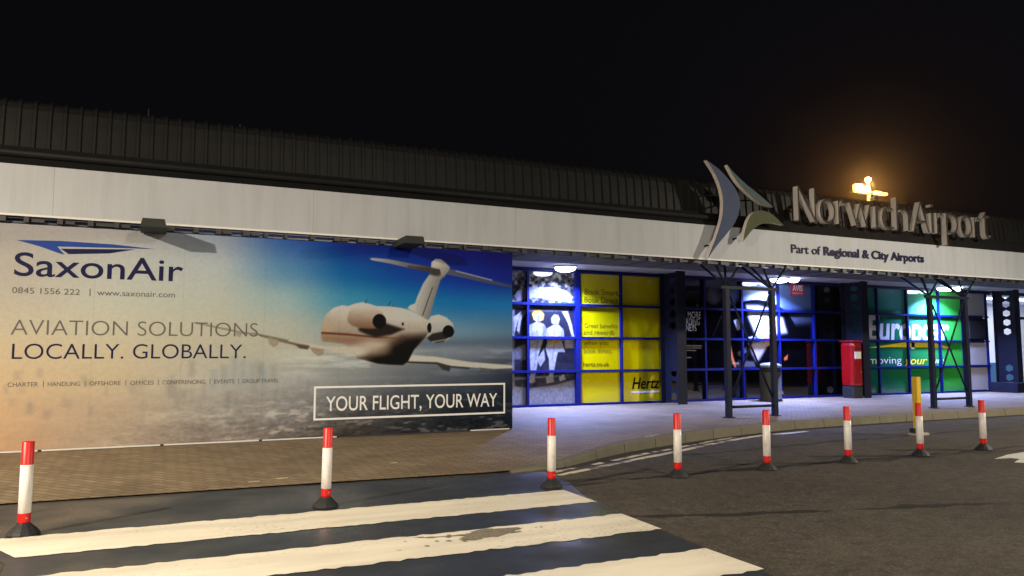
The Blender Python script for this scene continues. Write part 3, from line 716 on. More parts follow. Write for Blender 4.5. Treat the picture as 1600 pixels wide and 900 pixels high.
# tail plane
P.grad([(3.24,3.22),(3.30,3.23),(3.58,3.22),(3.95,3.17),(4.36,3.12),(4.34,3.03),(3.92,3.09),(3.58,3.15),(3.27,3.19)], (175,170,172), (86,74,72), *[(3.30,3.21),(4.33,3.08)], 0.012)
P.grad([(3.92,3.13),(4.36,3.10),(4.34,3.02),(3.92,3.09)], (90,78,74), (70,58,55), *[(3.92,3.13),(4.36,3.07)], 0.01)
P.grad([(4.65,3.09),(4.70,3.11),(5.14,3.02),(5.55,2.93),(5.97,2.85),(5.97,2.80),(5.46,2.87),(4.99,2.95),(4.65,3.00)], (92,88,105), (70,72,100), *[(4.68,3.06),(5.93,2.83)], 0.01)
P.line(*[(4.84,3.07),(5.55,2.93)], 0.02, (160,158,170))
# fin
P.grad([(4.34,3.00),(4.21,2.81),(4.11,2.58),(4.07,2.46),(3.97,2.42),(3.93,2.37),(4.22,2.20),(4.31,2.17),(4.37,2.31),(4.43,2.54),(4.54,2.89),(4.64,2.98),(4.56,3.11),(4.36,3.10)], (205,200,190), (132,124,116), *[(4.10,2.61),(4.44,2.51)], 0.014)
P.line(*[(4.39,2.75),(4.21,2.25)], 0.018, (70,62,56)); P.line(*[(4.27,2.76),(4.11,2.42)], 0.02, (168,160,150), .6)
K([(4.34,3.10),(4.56,3.10),(4.57,3.01),(4.49,2.96),(4.39,2.97),(4.33,2.99)], (74,64,56), .03)
P.grad([(4.36,3.12),(4.37,3.21),(4.44,3.27),(4.54,3.27),(4.64,3.21),(4.72,3.13),(4.70,3.07),(4.63,2.99),(4.56,2.95),(4.53,3.09)], (218,208,192), (150,140,130), *[(4.44,3.24),(4.65,3.01)], 0.012)
# fuselage
fus = [(2.43,1.82),(2.44,1.95),(2.46,2.11),(2.52,2.24),(2.63,2.34),(2.77,2.39),(2.89,2.38),(2.98,2.42),(3.12,2.45),(3.26,2.42),(3.37,2.39),(3.59,2.39),(3.81,2.37),(3.96,2.34),(4.16,2.24),(4.31,2.17),(4.37,2.11),(4.38,1.95),(4.28,1.86),(4.17,1.75),(4.06,1.64),(4.00,1.53),(3.95,1.43),(3.86,1.37),(3.60,1.38),(3.41,1.40),(3.22,1.45),(3.05,1.49),(3.01,1.59),(2.84,1.73),(2.60,1.76),(2.46,1.77)]
P.grad(fus, (226,216,202), (168,148,128), *[(3.39,2.40),(3.35,1.91)], 0.014)
fc = P.cover(fus, 0.014)
P.blob([(2.52,1.95)][0], .25, .35, (196,165,132), .7, 1, fc)
P.blob([(3.82,2.22)][0], .5, .16, (208,200,190), .8, 1, fc)
KF([(2.45,1.89),(3.37,1.84),(3.93,1.86),(3.54,1.75),(3.21,1.72),(2.86,1.73),(2.47,1.77)], (150,116,90), .06)
KF([(3.00,1.49),(3.38,1.59),(3.60,1.75),(3.82,1.89),(4.31,1.93),(4.40,1.98),(4.28,1.85),(4.17,1.75),(4.06,1.64),(4.00,1.53),(3.95,1.42),(3.86,1.36),(3.41,1.39),(3.08,1.48)], (70,56,46), .08)
KF([(3.22,1.45),(3.49,1.55),(3.71,1.70),(3.93,1.81),(4.22,1.84),(4.17,1.75),(4.05,1.64),(4.00,1.53),(3.94,1.43),(3.86,1.37),(3.41,1.40)], (32,26,22), .05)
P.blob([(3.32,1.71)][0], .42, .16, (200,182,160), .85, .9, fc); P.blob([(3.00,1.61)][0], .35, .14, (210,196,175), .9, .8, fc)
P.blob([(3.46,1.61)][0], .3, .13, (150,122,98), .6, 1, fc)
KF([(3.27,1.41),(3.55,1.49),(3.82,1.61),(4.11,1.75),(4.08,1.67),(4.00,1.53),(3.95,1.42),(3.86,1.36),(3.41,1.39)], (26,21,18), .06, .9)
KF([(2.43,1.94),(2.86,1.92),(3.37,1.87),(3.88,1.84),(3.37,1.84),(2.86,1.88),(2.43,1.90)], (112,62,44), .014)
for k in range(7):
    P.blob([(2.65,2.11)][0] if k < 0 else (3.03+0.065*k+.0, 2.255-0.008*k), .02, .035, (165,135,110), .6)
# left engine
K([(3.06,1.99),(3.13,2.06),(3.32,2.09),(3.54,2.10),(3.88,2.00),(3.65,1.90),(3.37,1.85),(3.21,1.90),(3.09,1.95)], (46,38,33), .03)
neo = [(2.87,2.17),(2.90,2.31),(2.98,2.41),(3.12,2.44),(3.26,2.42),(3.37,2.37),(3.48,2.29),(3.53,2.18),(3.51,2.07),(3.40,2.01),(3.26,2.00),(3.07,2.01),(2.95,2.05),(2.88,2.11)]
P.grad(neo, (220,206,190), (130,96,72), *[(3.12,2.40),(3.11,2.02)], 0.02)
P.blob([(3.37,2.26)][0], .3, .14, (190,170,150), .5, 1, P.cover(neo,.02))
P.blob([(3.43,2.13)][0], .128, .135, (14,12,12), 1, .1)
# right engine
nr = [(4.32,2.17),(4.37,2.24),(4.51,2.27),(4.66,2.22),(4.78,2.12),(4.82,1.98),(4.76,1.87),(4.63,1.78),(4.49,1.76),(4.34,1.80),(4.27,1.86),(4.34,1.98)]
P.grad(nr, (208,203,193), (170,160,150), *[(4.48,2.23),(4.51,1.87)], 0.012)
K([(4.29,1.85),(4.40,1.93),(4.60,1.97),(4.71,1.87),(4.61,1.78),(4.49,1.76),(4.35,1.79)], (52,46,42), .02)
P.line(*[(4.40,1.78),(4.69,1.83)], .02, (170,165,155), .8)
P.blob([(4.70,1.97)][0], .116, .118, (16,14,14), 1, .1)
P.blob([(4.34,2.03)][0], .046, .1, (28,22,20), 1, .2); P.blob([(3.85,2.09)][0], .026, .037, (40,30,26), 1, .3)
P.line(*[(3.20,2.50),(3.18,2.44)], .014, (70,66,62)); P.line(*[(3.62,2.48),(3.58,2.40)], .014, (70,66,62)); P.line(*[(3.66,2.45),(3.67,2.40)], .01, (100,96,92))
# print grain and sheet joints
P.img *= (1+(P.noise(0.03,0.03,31,2)-0.5)*0.06)[...,None]
for x in np.arange(-5.8, 5.9, 1.22): P.put(np.exp(-((P.X-x)/0.009)**2)*0.08, (90,85,80))
P.sheet('printed_panel', 12.84, 0.06, print_mat('hoarding_print', 0.6, 0.0, 0.1), HB, (0.69, 0.78, 0.90), ho, 0.45, 0.008)
ty = 12.837
tl = dict(parent=HB, off=ho)
lettering('lettering', 'SaxonAir', -1.95, 0.285, 2.70, 0.335, ty, m_ink, bold=0.006, **tl)
lettering('lettering', '0845 1556 222', -1.96, -1.11, 2.445, 0.085, ty, m_inkg, slant=-0.003, **tl)
lettering('lettering', '|', -0.985, -0.972, 0, 0, ty, m_inkg, fitz=(2.43,2.54), **tl)
lettering('lettering', 'www.saxonair.com', -0.885, 0.18, 2.445, 0.085, ty, m_inkg, **tl)
lettering('lettering', 'AVIATION SOLUTIONS.', -1.95, 1.49, 1.845, 0.222, ty, m_inkg, bold=-0.012, **tl)
lettering('lettering', 'LOCALLY. GLOBALLY.', -1.92, 1.25, 1.50, 0.22, ty, m_ink, bold=-0.006, **tl)
for s_t, a, b in (('CHARTER',-1.95,-1.58),('HANDLING',-1.46,-1.05),('OFFSHORE',-0.93,-0.52),('OFFICES',-0.39,-0.07),('CONFERENCING',0.05,0.66),('EVENTS',0.79,1.09),('GROUP TRAVEL',1.21,1.77)):
    lettering('lettering', s_t, a, b, 1.105, 0.062, ty, m_inkg, **tl)
for x in (-1.52, -0.99, -0.455, -0.01, 0.725, 1.15): lettering('lettering', '|', x, x+0.008, 0, 0, ty, m_inkg, fitz=(1.095,1.18), **tl)
hp = lambda pts: [(x-ho[0], z-ho[2]) for x, z in pts]
mb = MB(); mb.prism_xz(hp([(-1.94,3.215),(-1.40,3.235),(-0.70,3.225),(-0.12,3.185),(-0.42,3.18),(-1.43,3.15),(-1.33,3.035),(-1.40,3.05),(-1.65,3.14)]), ty-ho[1], ty+.0015-ho[1], m_inkb)
mb.prism_xz(hp([(-1.385,3.12),(-0.40,3.165),(-0.75,3.085),(-1.28,3.045)]), ty-ho[1], ty+.0015-ho[1], m_ink); mb.build('logo', None, HB)
lettering('lettering', 'YOUR FLIGHT, YOUR WAY', 2.54, 5.66, 0.62, 0.235, ty, m_inkw, bold=0.006, slant=-0.004, **tl)
mb = MB(); x0, x1, z0, z1, t = 2.34, 5.82, 0.47, 1.03, 0.032
for a in ((x0,x1,z0,z0+t),(x0,x1,z1-t,z1),(x0,x0+t,z0+t,z1-t),(x1-t,x1,z0+t,z1-t)): mb.box(a[0]-ho[0],a[1]-ho[0],ty-ho[1],ty+.0015-ho[1],a[2]-ho[2],a[3]-ho[2])
mb.build('slogan_border', m_inkw, HB)
mb = MB(); rg = random.Random(3); x = -6.0
while x < 5.9:
    wv = rg.uniform(0.6, 1.6); e = min(x+wv, 5.96)
    if x > -1.5 or True: mb.box(x-ho[0], e-.05-ho[0], 12.835-ho[1], 12.9-ho[1], 0.008, 0.028, m_lip if rg.random() < .65 else m_clip)
    mb.box(e-.05-ho[0], e-ho[0], 12.85-ho[1], 12.9-ho[1], 0.004, 0.03, m_clip); x = e
    if e >= 5.95: break
mb.build('base_trim', None, HB)
mb = MB()
for x in np.arange(-5.5, 6, 1.9): mb.box(x-ho[0], x+.06-ho[0], 12.905-ho[1], 12.97-ho[1], 0.0, 3.3)
mb.build('stud_frame', m_navy, HB)

# ------------------------------------------------------------------ adverts behind the glass
m_glassprint = print_mat('window_print', 0.6, 1.0, 0.0); m_glassprint.node_tree.nodes['Principled BSDF'].inputs['Coat IOR'].default_value = 1.75
def advert(pic, label, gain=1.0, loc=None, hi=.75):
    x0, x1 = pic.x[0], pic.x[-1]; off = ((x0+x1)/2, 17.84, 0.2)
    t = thing('window_advert', off, label, 'window advert')
    pic.sheet('print', 17.835, 0.02, m_glassprint, t, gain, off, hi)
    return t, off
# family photo and yellow car hire advert
P = Pic(7.0, 10.36, 0.22, 3.76, 60)
P.img[:] = (150,152,168)
n1 = P.noise(0.10, 0.10, 41, 4)
top = np.clip((P.Z-2.75)/.1,0,1)
P.img = P.img*(1-top[...,None])+top[...,None]*(55+150*np.clip((n1-.42)*3.2,0,1))[...,None]*np.array([1,1,1.06])
K = lambda pts, col, fe=0.02, al=1.0: P.poly(pts, col, fe, al)
K([(8.36,2.73),(10.01,2.88),(10.17,2.70),(10.19,1.00),(8.36,0.95)], (46,46,62), .03)
K([(8.36,3.07),(8.44,3.21),(8.76,3.31),(9.54,3.32),(9.93,3.25),(10.11,3.09),(10.05,2.93),(9.53,2.98),(9.26,3.03),(8.76,3.03),(8.44,2.91)], (165,165,180), .02)
K([(8.76,2.88),(10.17,2.94),(10.17,2.86),(8.76,2.81)], (70,110,190), .01)
K([(8.71,2.78),(10.04,2.84),(9.98,2.69),(8.79,2.66)], (110,112,132), .03)
for s_ in ([(8.42,2.17),(8.48,2.51),(8.65,2.70),(8.71,2.66),(8.55,2.42),(8.49,2.08)], [(9.76,2.69),(9.94,2.71),(10.08,2.29),(10.14,2.00),(10.05,2.04),(9.94,2.39)], [(8.33,2.51),(8.55,2.66),(8.44,2.37),(8.35,2.08)]): K(s_, (205,205,220), .02)
K([(8.33,1.69),(8.76,1.84),(8.79,1.41),(8.33,1.22)], (125,125,145), .03); K([(9.81,1.94),(10.16,2.05),(10.16,1.70),(9.86,1.70)], (190,190,205), .03)
K([(8.36,1.41),(8.98,1.40),(10.16,1.28),(10.15,1.00),(8.36,0.98)], (58,58,76), .04)
K([(8.02,0.79),(10.15,0.95),(10.15,0.17),(8.02,0.14)], (168,170,188), .02); K([(8.36,0.87),(9.52,0.94),(10.14,1.00),(10.14,0.86),(9.52,0.72),(8.76,0.66),(8.36,0.72)], (70,70,88), .03)
# two sitting figures (washed-out print)
sk = (186,186,200)
K([(8.86,2.62),(8.95,2.71),(9.13,2.71),(9.23,2.59),(9.20,2.45),(9.06,2.39),(8.91,2.45)], (232,190,90), .02)
K([(8.96,2.57),(9.11,2.58),(9.12,2.42),(9.04,2.35),(8.97,2.41)], sk); K([(8.79,2.31),(8.98,2.39),(9.12,2.38),(9.24,2.31),(9.25,2.04),(9.19,1.93),(8.81,1.94),(8.77,2.13)], sk)
K([(8.80,1.94),(9.20,1.96),(9.15,1.79),(9.06,1.55),(9.00,1.16),(8.92,0.87),(8.82,0.89),(8.80,1.41)], (196,198,214)); K([(9.00,1.40),(9.22,1.70),(9.25,1.40),(9.11,1.21)], (185,188,205)); K([(8.76,0.97),(8.93,0.99),(8.96,0.83),(8.87,0.78),(8.74,0.81)], (190,190,202))
K([(9.44,2.51),(9.52,2.60),(9.64,2.59),(9.70,2.48),(9.65,2.33),(9.53,2.31),(9.45,2.38)], sk); K([(9.30,2.22),(9.47,2.31),(9.67,2.32),(9.81,2.19),(9.83,1.99),(9.75,1.84),(9.32,1.85),(9.26,2.04)], sk)
K([(9.32,1.86),(9.76,1.88),(9.85,1.60),(9.63,1.60),(9.58,1.40),(9.50,1.01),(9.37,0.96),(9.36,1.40),(9.26,1.70)], (200,202,216)); K([(9.27,0.94),(9.48,1.01),(9.51,0.81),(9.29,0.77)], (190,190,202)); K([(9.66,0.94),(9.81,1.01),(9.87,0.87),(9.69,0.82)], (205,205,218))
K([(9.37,1.90),(9.63,1.93),(9.62,1.82),(9.42,1.81)], (236,186,90)); K([(9.47,2.08),(9.63,2.09),(9.62,2.02),(9.48,2.01)], (236,190,100))
K([(9.18,2.38),(9.29,2.23),(9.26,1.94),(9.19,1.99)], (150,152,172), .02)
dk = (118,120,142)
for a_, b_, w_ in zip([(9.24,2.29),(8.83,2.29),(9.03,1.91),(8.98,1.79),(9.78,2.22),(9.32,2.18),(9.53,1.84),(9.06,2.52),(9.55,2.48),(9.01,2.18),(9.53,2.19)], [(9.17,1.94),(8.87,1.99),(8.98,1.40),(8.91,1.02),(9.74,1.89),(9.36,1.88),(9.46,1.40),(9.07,2.42),(9.55,2.35),(9.01,1.96),(9.53,1.97)], (.03,.025,.035,.02,.03,.025,.03,.10,.10,.02,.02)): P.line(a_, b_, w_, dk, .55)
P.img *= (1+(P.noise(.05,.05,44,3)-.5)*.34)[...,None]
t, off = advert(P, 'washed-out photo of two people sitting in an open car boot, in the leftmost window', (0.44,0.42,0.36))
P = Pic(10.365, 13.0, 0.22, 3.76, 40)
P.img[:] = (232,206,6)
t, off = advert(P, 'yellow car hire window advert beside the first steel column', (0.66,0.73,0.4))
gy = 17.829
m_hk = mat('black_vinyl', (0.008,0.008,0.006), 0.6, spec=0.0); m_hg = mat('faded_grey_vinyl', (0.16,0.145,0.01), 0.6, spec=0.0); m_hd = mat('grey_vinyl', (0.045,0.04,0.008), 0.6, spec=0.0)
def tline(s, box, cap, m, parent, off, bold=0.0, shear=0.0):
    (xa, zb), (xb, zt) = box
    return lettering('lettering', s, xa, xb, zb, cap, gy, m, parent, bold=bold, shear=shear, off=off)
tline('Hertz', [(11.97,0.58),(12.92,0.81)], .30, m_hk, t, off, .02, .25)
tline('Book Smart.', [(10.47,3.17),(11.58,3.36)], .155, m_hd, t, off)
tline('Book Direct.', [(10.46,2.95),(11.58,3.13)], .155, m_hd, t, off)
for s_, bx in (('Great benefits', [(10.45,2.26),(11.52,2.41)]), ('and rewards', [(10.43,2.08),(11.40,2.19)]), ('when you', [(10.44,1.79),(11.21,1.91)]), ('book direct.', [(10.43,1.57),(11.33,1.70)])): tline(s_, bx, .125, m_hg, t, off)
tline('hertz.co.uk', [(10.41,1.21),(11.23,1.31)], .115, m_hk, t, off)
(xa, zb), (xb, zt) = [(11.94,0.46),(12.89,0.51)]
MB().box(xa-off[0], xb-off[0], gy-off[1], gy+.0015-off[1], zb-off[2], zt-off[2]).build('underline', m_inkw, t)
# dark advert with a driver at the wheel
P = Pic(13.15, 20.25, 0.22, 3.76, 45)
P.img[:] = (7,7,11)
K = lambda pts, col, fe=0.03, al=1.0: P.poly(pts, col, fe, al)
P.blob([(14.87,3.35)][0], .5, .55, (92,92,108), .8); P.blob([(14.93,3.16)][0], .4, .3, (140,135,140), .6)
K([(15.40,3.42),(16.12,3.68),(17.39,3.78),(18.95,3.72),(18.91,2.92),(17.81,2.87),(16.03,3.16),(15.38,3.03)], (100,124,172), .15)
K([(16.12,3.68),(17.39,3.78),(17.47,2.92),(16.09,2.94)], (190,205,235), .25)  # blue-white glare of the canopy light, painted into the print
K([(17.65,2.79),(18.91,2.83),(18.89,2.51),(17.87,2.46)], (86,94,118), .15)
cx, cz = [(16.61,2.05)][0]
for rr, col in ((1.0,(8,8,12)),):
    P.blob((cx,cz), 1.62, 1.18, col, 1, .04)
K([(16.17,3.01),(16.61,3.00),(17.20,2.90),(17.61,2.66),(17.77,2.20),(17.32,2.14),(17.02,2.05),(16.72,1.87),(16.50,2.10),(16.37,2.38),(16.23,2.66)], (238,238,246), .10)
K([(16.20,1.87),(16.57,1.92),(16.98,1.88),(16.89,1.71),(16.62,1.37),(16.51,1.30),(16.34,1.54)], (196,186,198), .08)
K([(15.65,2.55),(15.84,2.60),(15.93,2.29),(15.78,2.25)], (222,226,240), .02); K([(15.87,2.62),(15.96,2.64),(15.98,2.48),(15.92,2.48)], (215,220,235), .01)
K([(15.45,1.84),(15.53,1.82),(15.59,1.48),(15.72,1.14),(15.64,1.14),(15.49,1.43)], (224,124,74), .02)
K([(16.80,2.09),(17.10,2.14),(17.08,1.81),(16.86,1.75)], (226,166,138), .03); K([(17.60,1.41),(17.78,1.53),(17.75,1.36),(17.63,1.33)], (232,112,62), .02)
K([(16.14,2.04),(16.43,2.09),(16.50,2.01),(16.21,1.93)], (210,212,226), .02)
K([(15.76,1.37),(16.40,1.31),(16.47,1.15),(15.75,1.13)], (92,92,108), .04); K([(15.76,1.59),(16.13,1.76),(16.12,1.59),(15.83,1.46)], (110,112,132), .03)
P.blob([(14.89,0.45)][0], 1.1, .4, (40,44,70), .8)
t, off = advert(P, 'dark window advert with a driver behind a steering wheel and a small red sign', 0.6)
tw = m_inkw
for s_, bx in (('MORE', [(13.94,2.59),(14.42,2.72)]), ('RDING', [(13.88,2.39),(14.37,2.53)]), ('NEYS', [(13.87,2.21),(14.24,2.33)])): tline(s_, bx, .19, tw, t, off)
mb = MB()
for bx in ([(13.85,1.76),(14.43,1.80)], [(13.85,1.70),(14.41,1.73)], [(13.85,1.63),(14.22,1.66)], [(13.85,1.42),(14.04,1.46)]):
    (xa, zb), (xb, zt) = bx; mb.box(xa-off[0], xb-off[0], gy-off[1], gy+.0015-off[1], zb-off[2], zt-off[2])
mb.build('small_print', m_inkg, t)
m_red = mat('red_sign', (0.42,0.012,0.035), 0.4)
(xa, zb), (xb, zt) = [(17.97,3.38),(18.52,3.73)]
MB().box(xa-off[0], xb-off[0], gy-.012-off[1], gy-off[1], zb-off[2], zt-off[2]).build('red_panel', m_red, t)
gy0 = gy; gy = gy-.0145
tline('AVIS', [(18.03,3.53),(18.46,3.68)], .17, tw, t, off, .03)
(xa, zb), (xb, zt) = [(18.02,3.42),(18.47,3.48)]
MB().box(xa-off[0], xb-off[0], gy-off[1], gy+.0015-off[1], zb-off[2], zt-off[2]).build('small_print', mat('pink_print',(.6,.2,.22),.5), t)
gy = gy0
# green car hire advert
P = Pic(20.5, 26.08, 0.22, 3.76, 40)
u = np.clip((P.X-21)/(26.0-21), 0, 1)[...,None]; v = np.clip((P.Z-.2)/3.5,0,1)[...,None]
P.img = np.array([24,100,100])*(1-u)+np.array([70,190,68])*u
P.img = P.img*(0.72+0.38*v)
P.blob((22.6,3.4),1.5,1.1,(120,190,215),.75); P.blob((23.8,3.2),.9,1.2,(150,215,200),.6)  # cyan-white glare from the canopy light laid into the print colour
P.poly([(24.4,.2),(26.2,.2),(26.2,2.6),(25.4,1.5)], (70,178,60), .6, .5)
t, off = advert(P, 'green car hire window advert with white italic lettering and a yellow streak', (0.7,0.85,0.8))
tline('Europcar', [(21.33,2.00),(25.43,2.73)], .80, m_inkw, t, off, .028, .12)
m_ye = mat('yellow_vinyl', (0.80,0.62,0.03), .4)
(xa, zb), (xb, zt) = [(21.34,1.74),(25.35,1.88)]
za = zb-off[2]; zc = zt-off[2]
MB().prism_xz([(xa-off[0],za),(xa+1.2-off[0],za+.03),(xa+2.8-off[0],za+.02),(xb-off[0],za-.02),(xb-off[0],za+.03),(xa+3.2-off[0],zc+.06),(xa+1.8-off[0],zc+.06)], gy-off[1], gy+.0015-off[1]).build('yellow_streak', m_ye, t)
tline('moving', [(21.33,1.21),(22.89,1.44)], .24, m_inkw, t, off, -.004)
tline('your', [(23.00,1.18),(24.19,1.41)], .26, m_ye, t, off, .008, .3)
tline('way', [(24.53,1.19),(25.17,1.43)], .24, m_inkw, t, off, -.004)

# ------------------------------------------------------------------ canopy lights
m_lamp = mat('lit_lens', (0.9,0.9,0.9), 0.4, emit=((0.72,0.80,1.0), 22.0))
m_lbody = mat('lamp_body', (0.5,0.5,0.52), .4)
for x, lab in ((9.52,'round white canopy light above the photo of two people'),(16.9,'round white canopy light above the dark driver advert'),(24.45,'round white canopy light above the green advert')):
    t = thing('canopy_light', (x, 17.2, 3.835), lab, 'ceiling light', 'lights under the canopy')
    MB().lathe([(0.30,-0.04),(0.31,-0.02),(0.31,0.0)]).build('housing', m_lbody, t)
    MB().lathe([(0.08,-0.15),(0.18,-0.135),(0.25,-0.095),(0.275,-0.041)]).build('lens', m_lamp, t)
    if x > 10:
        MB().lathe([(0.06,-0.12),(0.12,-0.10),(0.16,-0.04),(0.17,0.0)], 0.58, 0.0).build('side_lens', m_lamp, t)
for x in LEDX: canopy_lamp_light(x, 17.2, 3.68, 700)

# ------------------------------------------------------------------ lattice frames carrying the canopy
def lattice(x0, x1, label):
    xc = (x0+x1)/2; t = thing('lattice_tower', (xc, 13.1, 0.17), label, 'steel tower', 'steel lattice towers under the canopy')
    a, b = x0-xc, x1-xc; zt = 2.82; o = -0.17
    for x in (a, b):
        MB().box(x-.055, x+.055, -.055, .055, 0.0, zt).build('post', m_navy, t)
        MB().box(x-.09, x+.09, -.09, .09, 0.0, 0.02).build('foot_plate', m_navy, t)
    MB().bar((a+.055,0,0.23),(b-.055,0,0.23),0.03,8).build('lower_rail', m_navy, t)
    MB().bar((a-.15,0,zt+.035),(b+.15,0,zt+.035),0.035,4,square=True).build('upper_rail', m_navy, t)
    MB().bar((a+.05,0.02,zt),(b-.05,0.02,0.42),0.022,8).build('brace', m_navy, t)
    MB().bar((b-.05,-0.025,zt),(a+.05,-0.025,0.42),0.022,8).build('brace', m_navy, t)
    for x, s in ((a,-1),(b,1)):
        for dx, dy in ((.42*s,-.1),(-.38*s,-.1),(.1*s,.75),(-.45*s,.55)):
            MB().bar((x,0,zt+.05),(x+dx,dy,3.445),0.026,8).build('strut', m_navy, t)
    return t
lattice(11.30, 12.62, 'dark steel lattice tower standing in front of the litter bin and dark advert')
lattice(17.95, 19.33, 'dark steel lattice tower standing in front of the green advert')

# ------------------------------------------------------------------ litter bin
t = thing('litter_bin', (16.33, 17.1, 0.17), 'round grey litter bin with pale rim behind the first steel frame', 'litter bin')
m_bin = mat('bin_body', (0.05,0.049,0.042), .6, var=.25, scale=10, bump=.2)
MB().lathe([(0.31,0),(0.33,0.02),(0.33,0.05),(0.305,0.06),(0.305,0.84),(0.29,0.86)]).build('body', m_bin, t)
MB().lathe([(0.27,0.861),(0.27,0.98)]).build('opening', m_black, t)
MB().lathe([(0.31,0.98),(0.33,1.0),(0.32,1.05),(0.22,1.10),(0.05,1.12)]).build('lid', mat('bin_lid', (0.2,0.21,0.24), .4), t)
MB().box(-.06,.16,-.325,-.30,.2,.3).build('label_plate', mat('bin_plate', (0.35,0.36,0.38), .4), t)

# ------------------------------------------------------------------ post box
t = thing('post_box', (19.72, 17.05, 0.17), 'red rectangular post box on a black base in front of the second steel column', 'post box')
m_pb = mat('post_box_red', (0.30,0.003,0.004), .3, var=.08, coat=.4)
MB().box(-.20,.20,-.14,.30,0.0,.36,bevel=.02).build('base', m_black, t)
mb = MB(); mb.box(-.22,.22,-.16,.32,.362,1.74,bevel=.11); mb.build('body', m_pb, t)
MB().box(-.235,.235,-.175,.335,1.742,1.79,bevel=.022).build('cap', m_pb, t)
MB().box(-.13,.13,-.172,-.158,1.50,1.56).build('slot', m_black, t)
MB().box(-.13,.13,-.176,-.158,1.22,1.44).build('collection_plate', mat('notice_white', (.68,.68,.6), .5), t)
d_ = MB().box(-.15,.15,-.174,-.158,.45,1.15,bevel=.006).build('door', mat('door_red', (0.22,0.004,0.005), .35, coat=.3), t)
MB().box(.09,.12,-.186,-.1745,.78,.84).build('lock', mat('brass', (.6,.45,.2), .3, .8), d_)

# ------------------------------------------------------------------ yellow post
t = thing('yellow_post', (13.31, 10.07, 0.0), 'tall yellow hollow-topped post standing on the road by the kerb', 'post')
m_yp = mat('yellow_plastic', (0.62,0.40,0.02), .45, var=.1)
MB().box(-.17,.20,-.09,.09,0.0,.05,bevel=.012).build('base', mat('base_cream', (.34,.30,.20), .7), t)
mb = MB()
for a in ((-.055,.055,-.055,-.043),(-.055,.055,.043,.055),(-.055,-.043,-.043,.043),(.043,.055,-.043,.043)): mb.box(a[0],a[1],a[2],a[3],.05,1.12)
mb.box(-.043,.043,-.043,.043,.05,1.02)
mb.build('post', m_yp, t)
MB().box(-.17,-.08,-.06,.06,.05,.14,bevel=.01).build('weight', m_black, t)

# ------------------------------------------------------------------ red and white flexible bollards
m_br = mat('bollard_red', (0.60,0.006,0.006), .42, var=.06, scale=8)
m_bw = mat('bollard_white', (0.70,0.66,0.63), .35, var=.06, scale=14, bump=.05)
def add_stains(m, scale, col, amount, p0=0.52, p1=0.75):
    n = m.node_tree.nodes; l = m.node_tree.links; b = n['Principled BSDF']; src = b.inputs['Base Color'].links[0].from_socket
    tc = n.new('ShaderNodeTexCoord'); mp = n.new('ShaderNodeMapping'); mp.inputs['Scale'].default_value = scale; l.new(tc.outputs['Object'], mp.inputs[0])
    oi = n.new('ShaderNodeObjectInfo'); va = n.new('ShaderNodeVectorMath'); va.operation = 'ADD'; l.new(mp.outputs[0], va.inputs[0])
    mu = n.new('ShaderNodeMath'); mu.operation = 'MULTIPLY'; mu.inputs[1].default_value = 37.0; l.new(oi.outputs['Random'], mu.inputs[0]); l.new(mu.outputs[0], va.inputs[1])
    nz = n.new('ShaderNodeTexNoise'); nz.inputs['Scale'].default_value = 1.0; nz.inputs['Detail'].default_value = 6; nz.inputs['Roughness'].default_value = 0.65; l.new(va.outputs[0], nz.inputs['Vector'])
    r_ = n.new('ShaderNodeValToRGB'); r_.color_ramp.elements[0].position = p0; r_.color_ramp.elements[1].position = p1; l.new(nz.outputs['Fac'], r_.inputs[0])
    f = n.new('ShaderNodeMath'); f.operation = 'MULTIPLY'; f.inputs[1].default_value = amount; l.new(r_.outputs[0], f.inputs[0])
    mx = n.new('ShaderNodeMixRGB'); mx.inputs[2].default_value = (*col, 1); l.new(f.outputs[0], mx.inputs[0]); l.new(src, mx.inputs[1]); l.new(mx.outputs[0], b.inputs['Base Color'])
add_stains(m_bw, (22, 22, 7), (0.22, 0.18, 0.15), 0.55)
add_stains(m_br, (26, 26, 9), (0.10, 0.02, 0.015), 0.5)
add_stains(m_pave, (2.2, 2.2, 2.2), (0.07, 0.055, 0.04), 0.45, 0.55, 0.78)
add_stains(m_pave, (9, 9, 9), (0.30, 0.25, 0.18), 0.35, 0.62, 0.70)
add_stains(m_white, (5.0, 5.0, 0.5), (0.17, 0.165, 0.15), 0.34, 0.45, 0.8)
m_rf = mat('reflector', (0.7,0.3,0.2), .2)
def bollard_parts(t):
    MB().lathe([(0.132,0),(0.132,0.012),(0.115,0.034),(0.090,0.060),(0.070,0.078),(0.056,0.090),(0.053,0.10)], n=12, smooth=False).build('base', m_black, t)
    p = MB().lathe([(0.048,0.10),(0.0495,0.115),(0.0495,0.80),(0.047,0.803),(0.043,0.804),(0.042,0.76)]).build('post', m_br, t)
    MB().lathe([(0.0500,0.185),(0.0515,0.186),(0.0515,0.60),(0.0500,0.601)]).build('white_sleeve', m_bw, p)
    MB().lathe([(0.008,-.051),(0.008,-.0535)], n=10).build('reflector', m_rf, p)
    r = [c for c in p.children if c.name.startswith('reflector')][0]; r.rotation_euler = (R(-90),0,0); r.location = (0,-.10+.05-0.052+.052,.145); r.location = (0,0,.145)
proto = thing('bollard', (-1.03,7.95,0), '', 'bollard', 'red and white bollards along the road'); bollard_parts(proto)
labels = ['red and white bollard beside the rounded worn left end of the zebra stripe',
 'red and white bollard on the first white stripe in front of the framed white slogan',
 'red and white bollard at the right corner of the zebra crossing where the kerb begins',
 'red and white bollard beside the worn double lines, first one past the zebra crossing',
 'red and white bollard in front of the steel frame with the litter bin',
 'red and white bollard on the road in front of the red post box',
 'red and white bollard hiding the lower half of the tall yellow post',
 'red and white bollard at the far end of the row, past the yellow post']
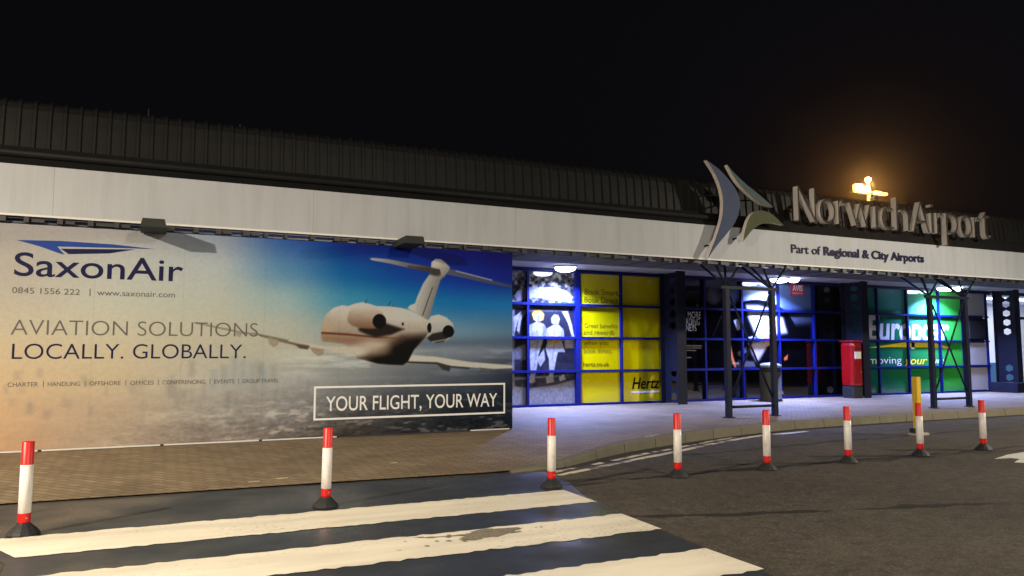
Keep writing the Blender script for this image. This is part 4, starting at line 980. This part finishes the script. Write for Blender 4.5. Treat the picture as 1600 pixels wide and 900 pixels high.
spots = [(-1.03,7.95,.006,-.01),(1.61,8.05,.012,.01),(4.27,8.08,.0,.01),(6.09,8.05,.0,0),(7.56,8.02,.0,0),(9.12,8.04,0,.0),(10.74,8.10,0.01,0),(12.3,8.13,0,0)]
def tree_copy(o, parent=None):
    c = o.copy(); COL.objects.link(c)
    if parent: c.parent = parent
    for ch in list(o.children): tree_copy(ch, c)
    return c
rg = random.Random(9)
src = proto
things_ = []
for i, (x, y, lx, ly) in enumerate(spots):
    o = proto if i == 0 else tree_copy(proto)
    things_.append(o)
for o, (x, y, lx, ly), lab in zip(things_, spots, labels):
    o.location = (x, y, .008 if x < 4.3 else .004); o.rotation_euler = (ly, lx, rg.uniform(0, 1)); o['label'] = lab

# ------------------------------------------------------------------ floodlight mast behind the terminal
t = thing('floodlight_mast', (36.4, 30.0, 0), 'tall mast with blazing orange floodlights behind the terminal roof', 'floodlight mast')
m_mast = mat('mast_steel', (0.35,0.33,0.30), .45, .3)
MB().bar((0,0,0),(0,0,11.3),0.10,12).build('pole', m_mast, t)
MB().bar((-1.2,0,10.72),(1.2,0,10.72),0.05,8).build('crossarm', m_mast, t)
m_fl = mat('lit_floodlight', (0.9,0.7,0.4), .4, emit=((1.0,0.44,0.09), 5.5))
m_flb = mat('floodlight_case', (0.06,0.06,0.06), .5)
for x, ww, h, cz in ((-1.05,.34,.24,10.80),(-.42,.30,.20,10.74),(.52,.26,.10,10.66),(1.0,.22,.08,10.64)):
    MB().box(x-ww, x+ww, -.30, -.06, cz-h, cz+h, bevel=min(ww,h)*.8).build('lamp', m_fl, t)
    MB().box(x-ww*.8, x+ww*.8, -.055, .2, cz-h*.8, cz+h*.8, bevel=.03).build('lamp_case', m_flb, t)
MB().lathe([(.1,11.3),(.16,11.38),(.16,11.5),(.06,11.56)]).build('top_lamp', mat('lit_beacon', (.9,.7,.4), .4, emit=((1.0,.70,.4), 14.0)), t)
d = bpy.data.lights.new('floodlight_glow', 'POINT'); d.energy = 2400; d.color = (1.0,.44,.10); d.shadow_soft_size = .3
o = bpy.data.objects.new('floodlight_glow', d); o.location = (35.7, 29.5, 10.8); COL.objects.link(o)

# ------------------------------------------------------------------ damp night air
hz = MB().box(-95, 135, -75, 115, -1.0, 14.0).build('haze', None); hz['kind'] = 'stuff'
hm = bpy.data.materials.new('haze_air'); hm.use_nodes = True; n = hm.node_tree.nodes; n.remove(n['Principled BSDF'])
pv = n.new('ShaderNodeVolumePrincipled'); pv.inputs['Color'].default_value = (0.9,0.9,0.92,1); pv.inputs['Density'].default_value = 0.0005; pv.inputs['Anisotropy'].default_value = 0.95
hm.node_tree.links.new(pv.outputs[0], n['Material Output'].inputs['Volume']); hz.data.materials.clear(); hz.data.materials.append(hm)
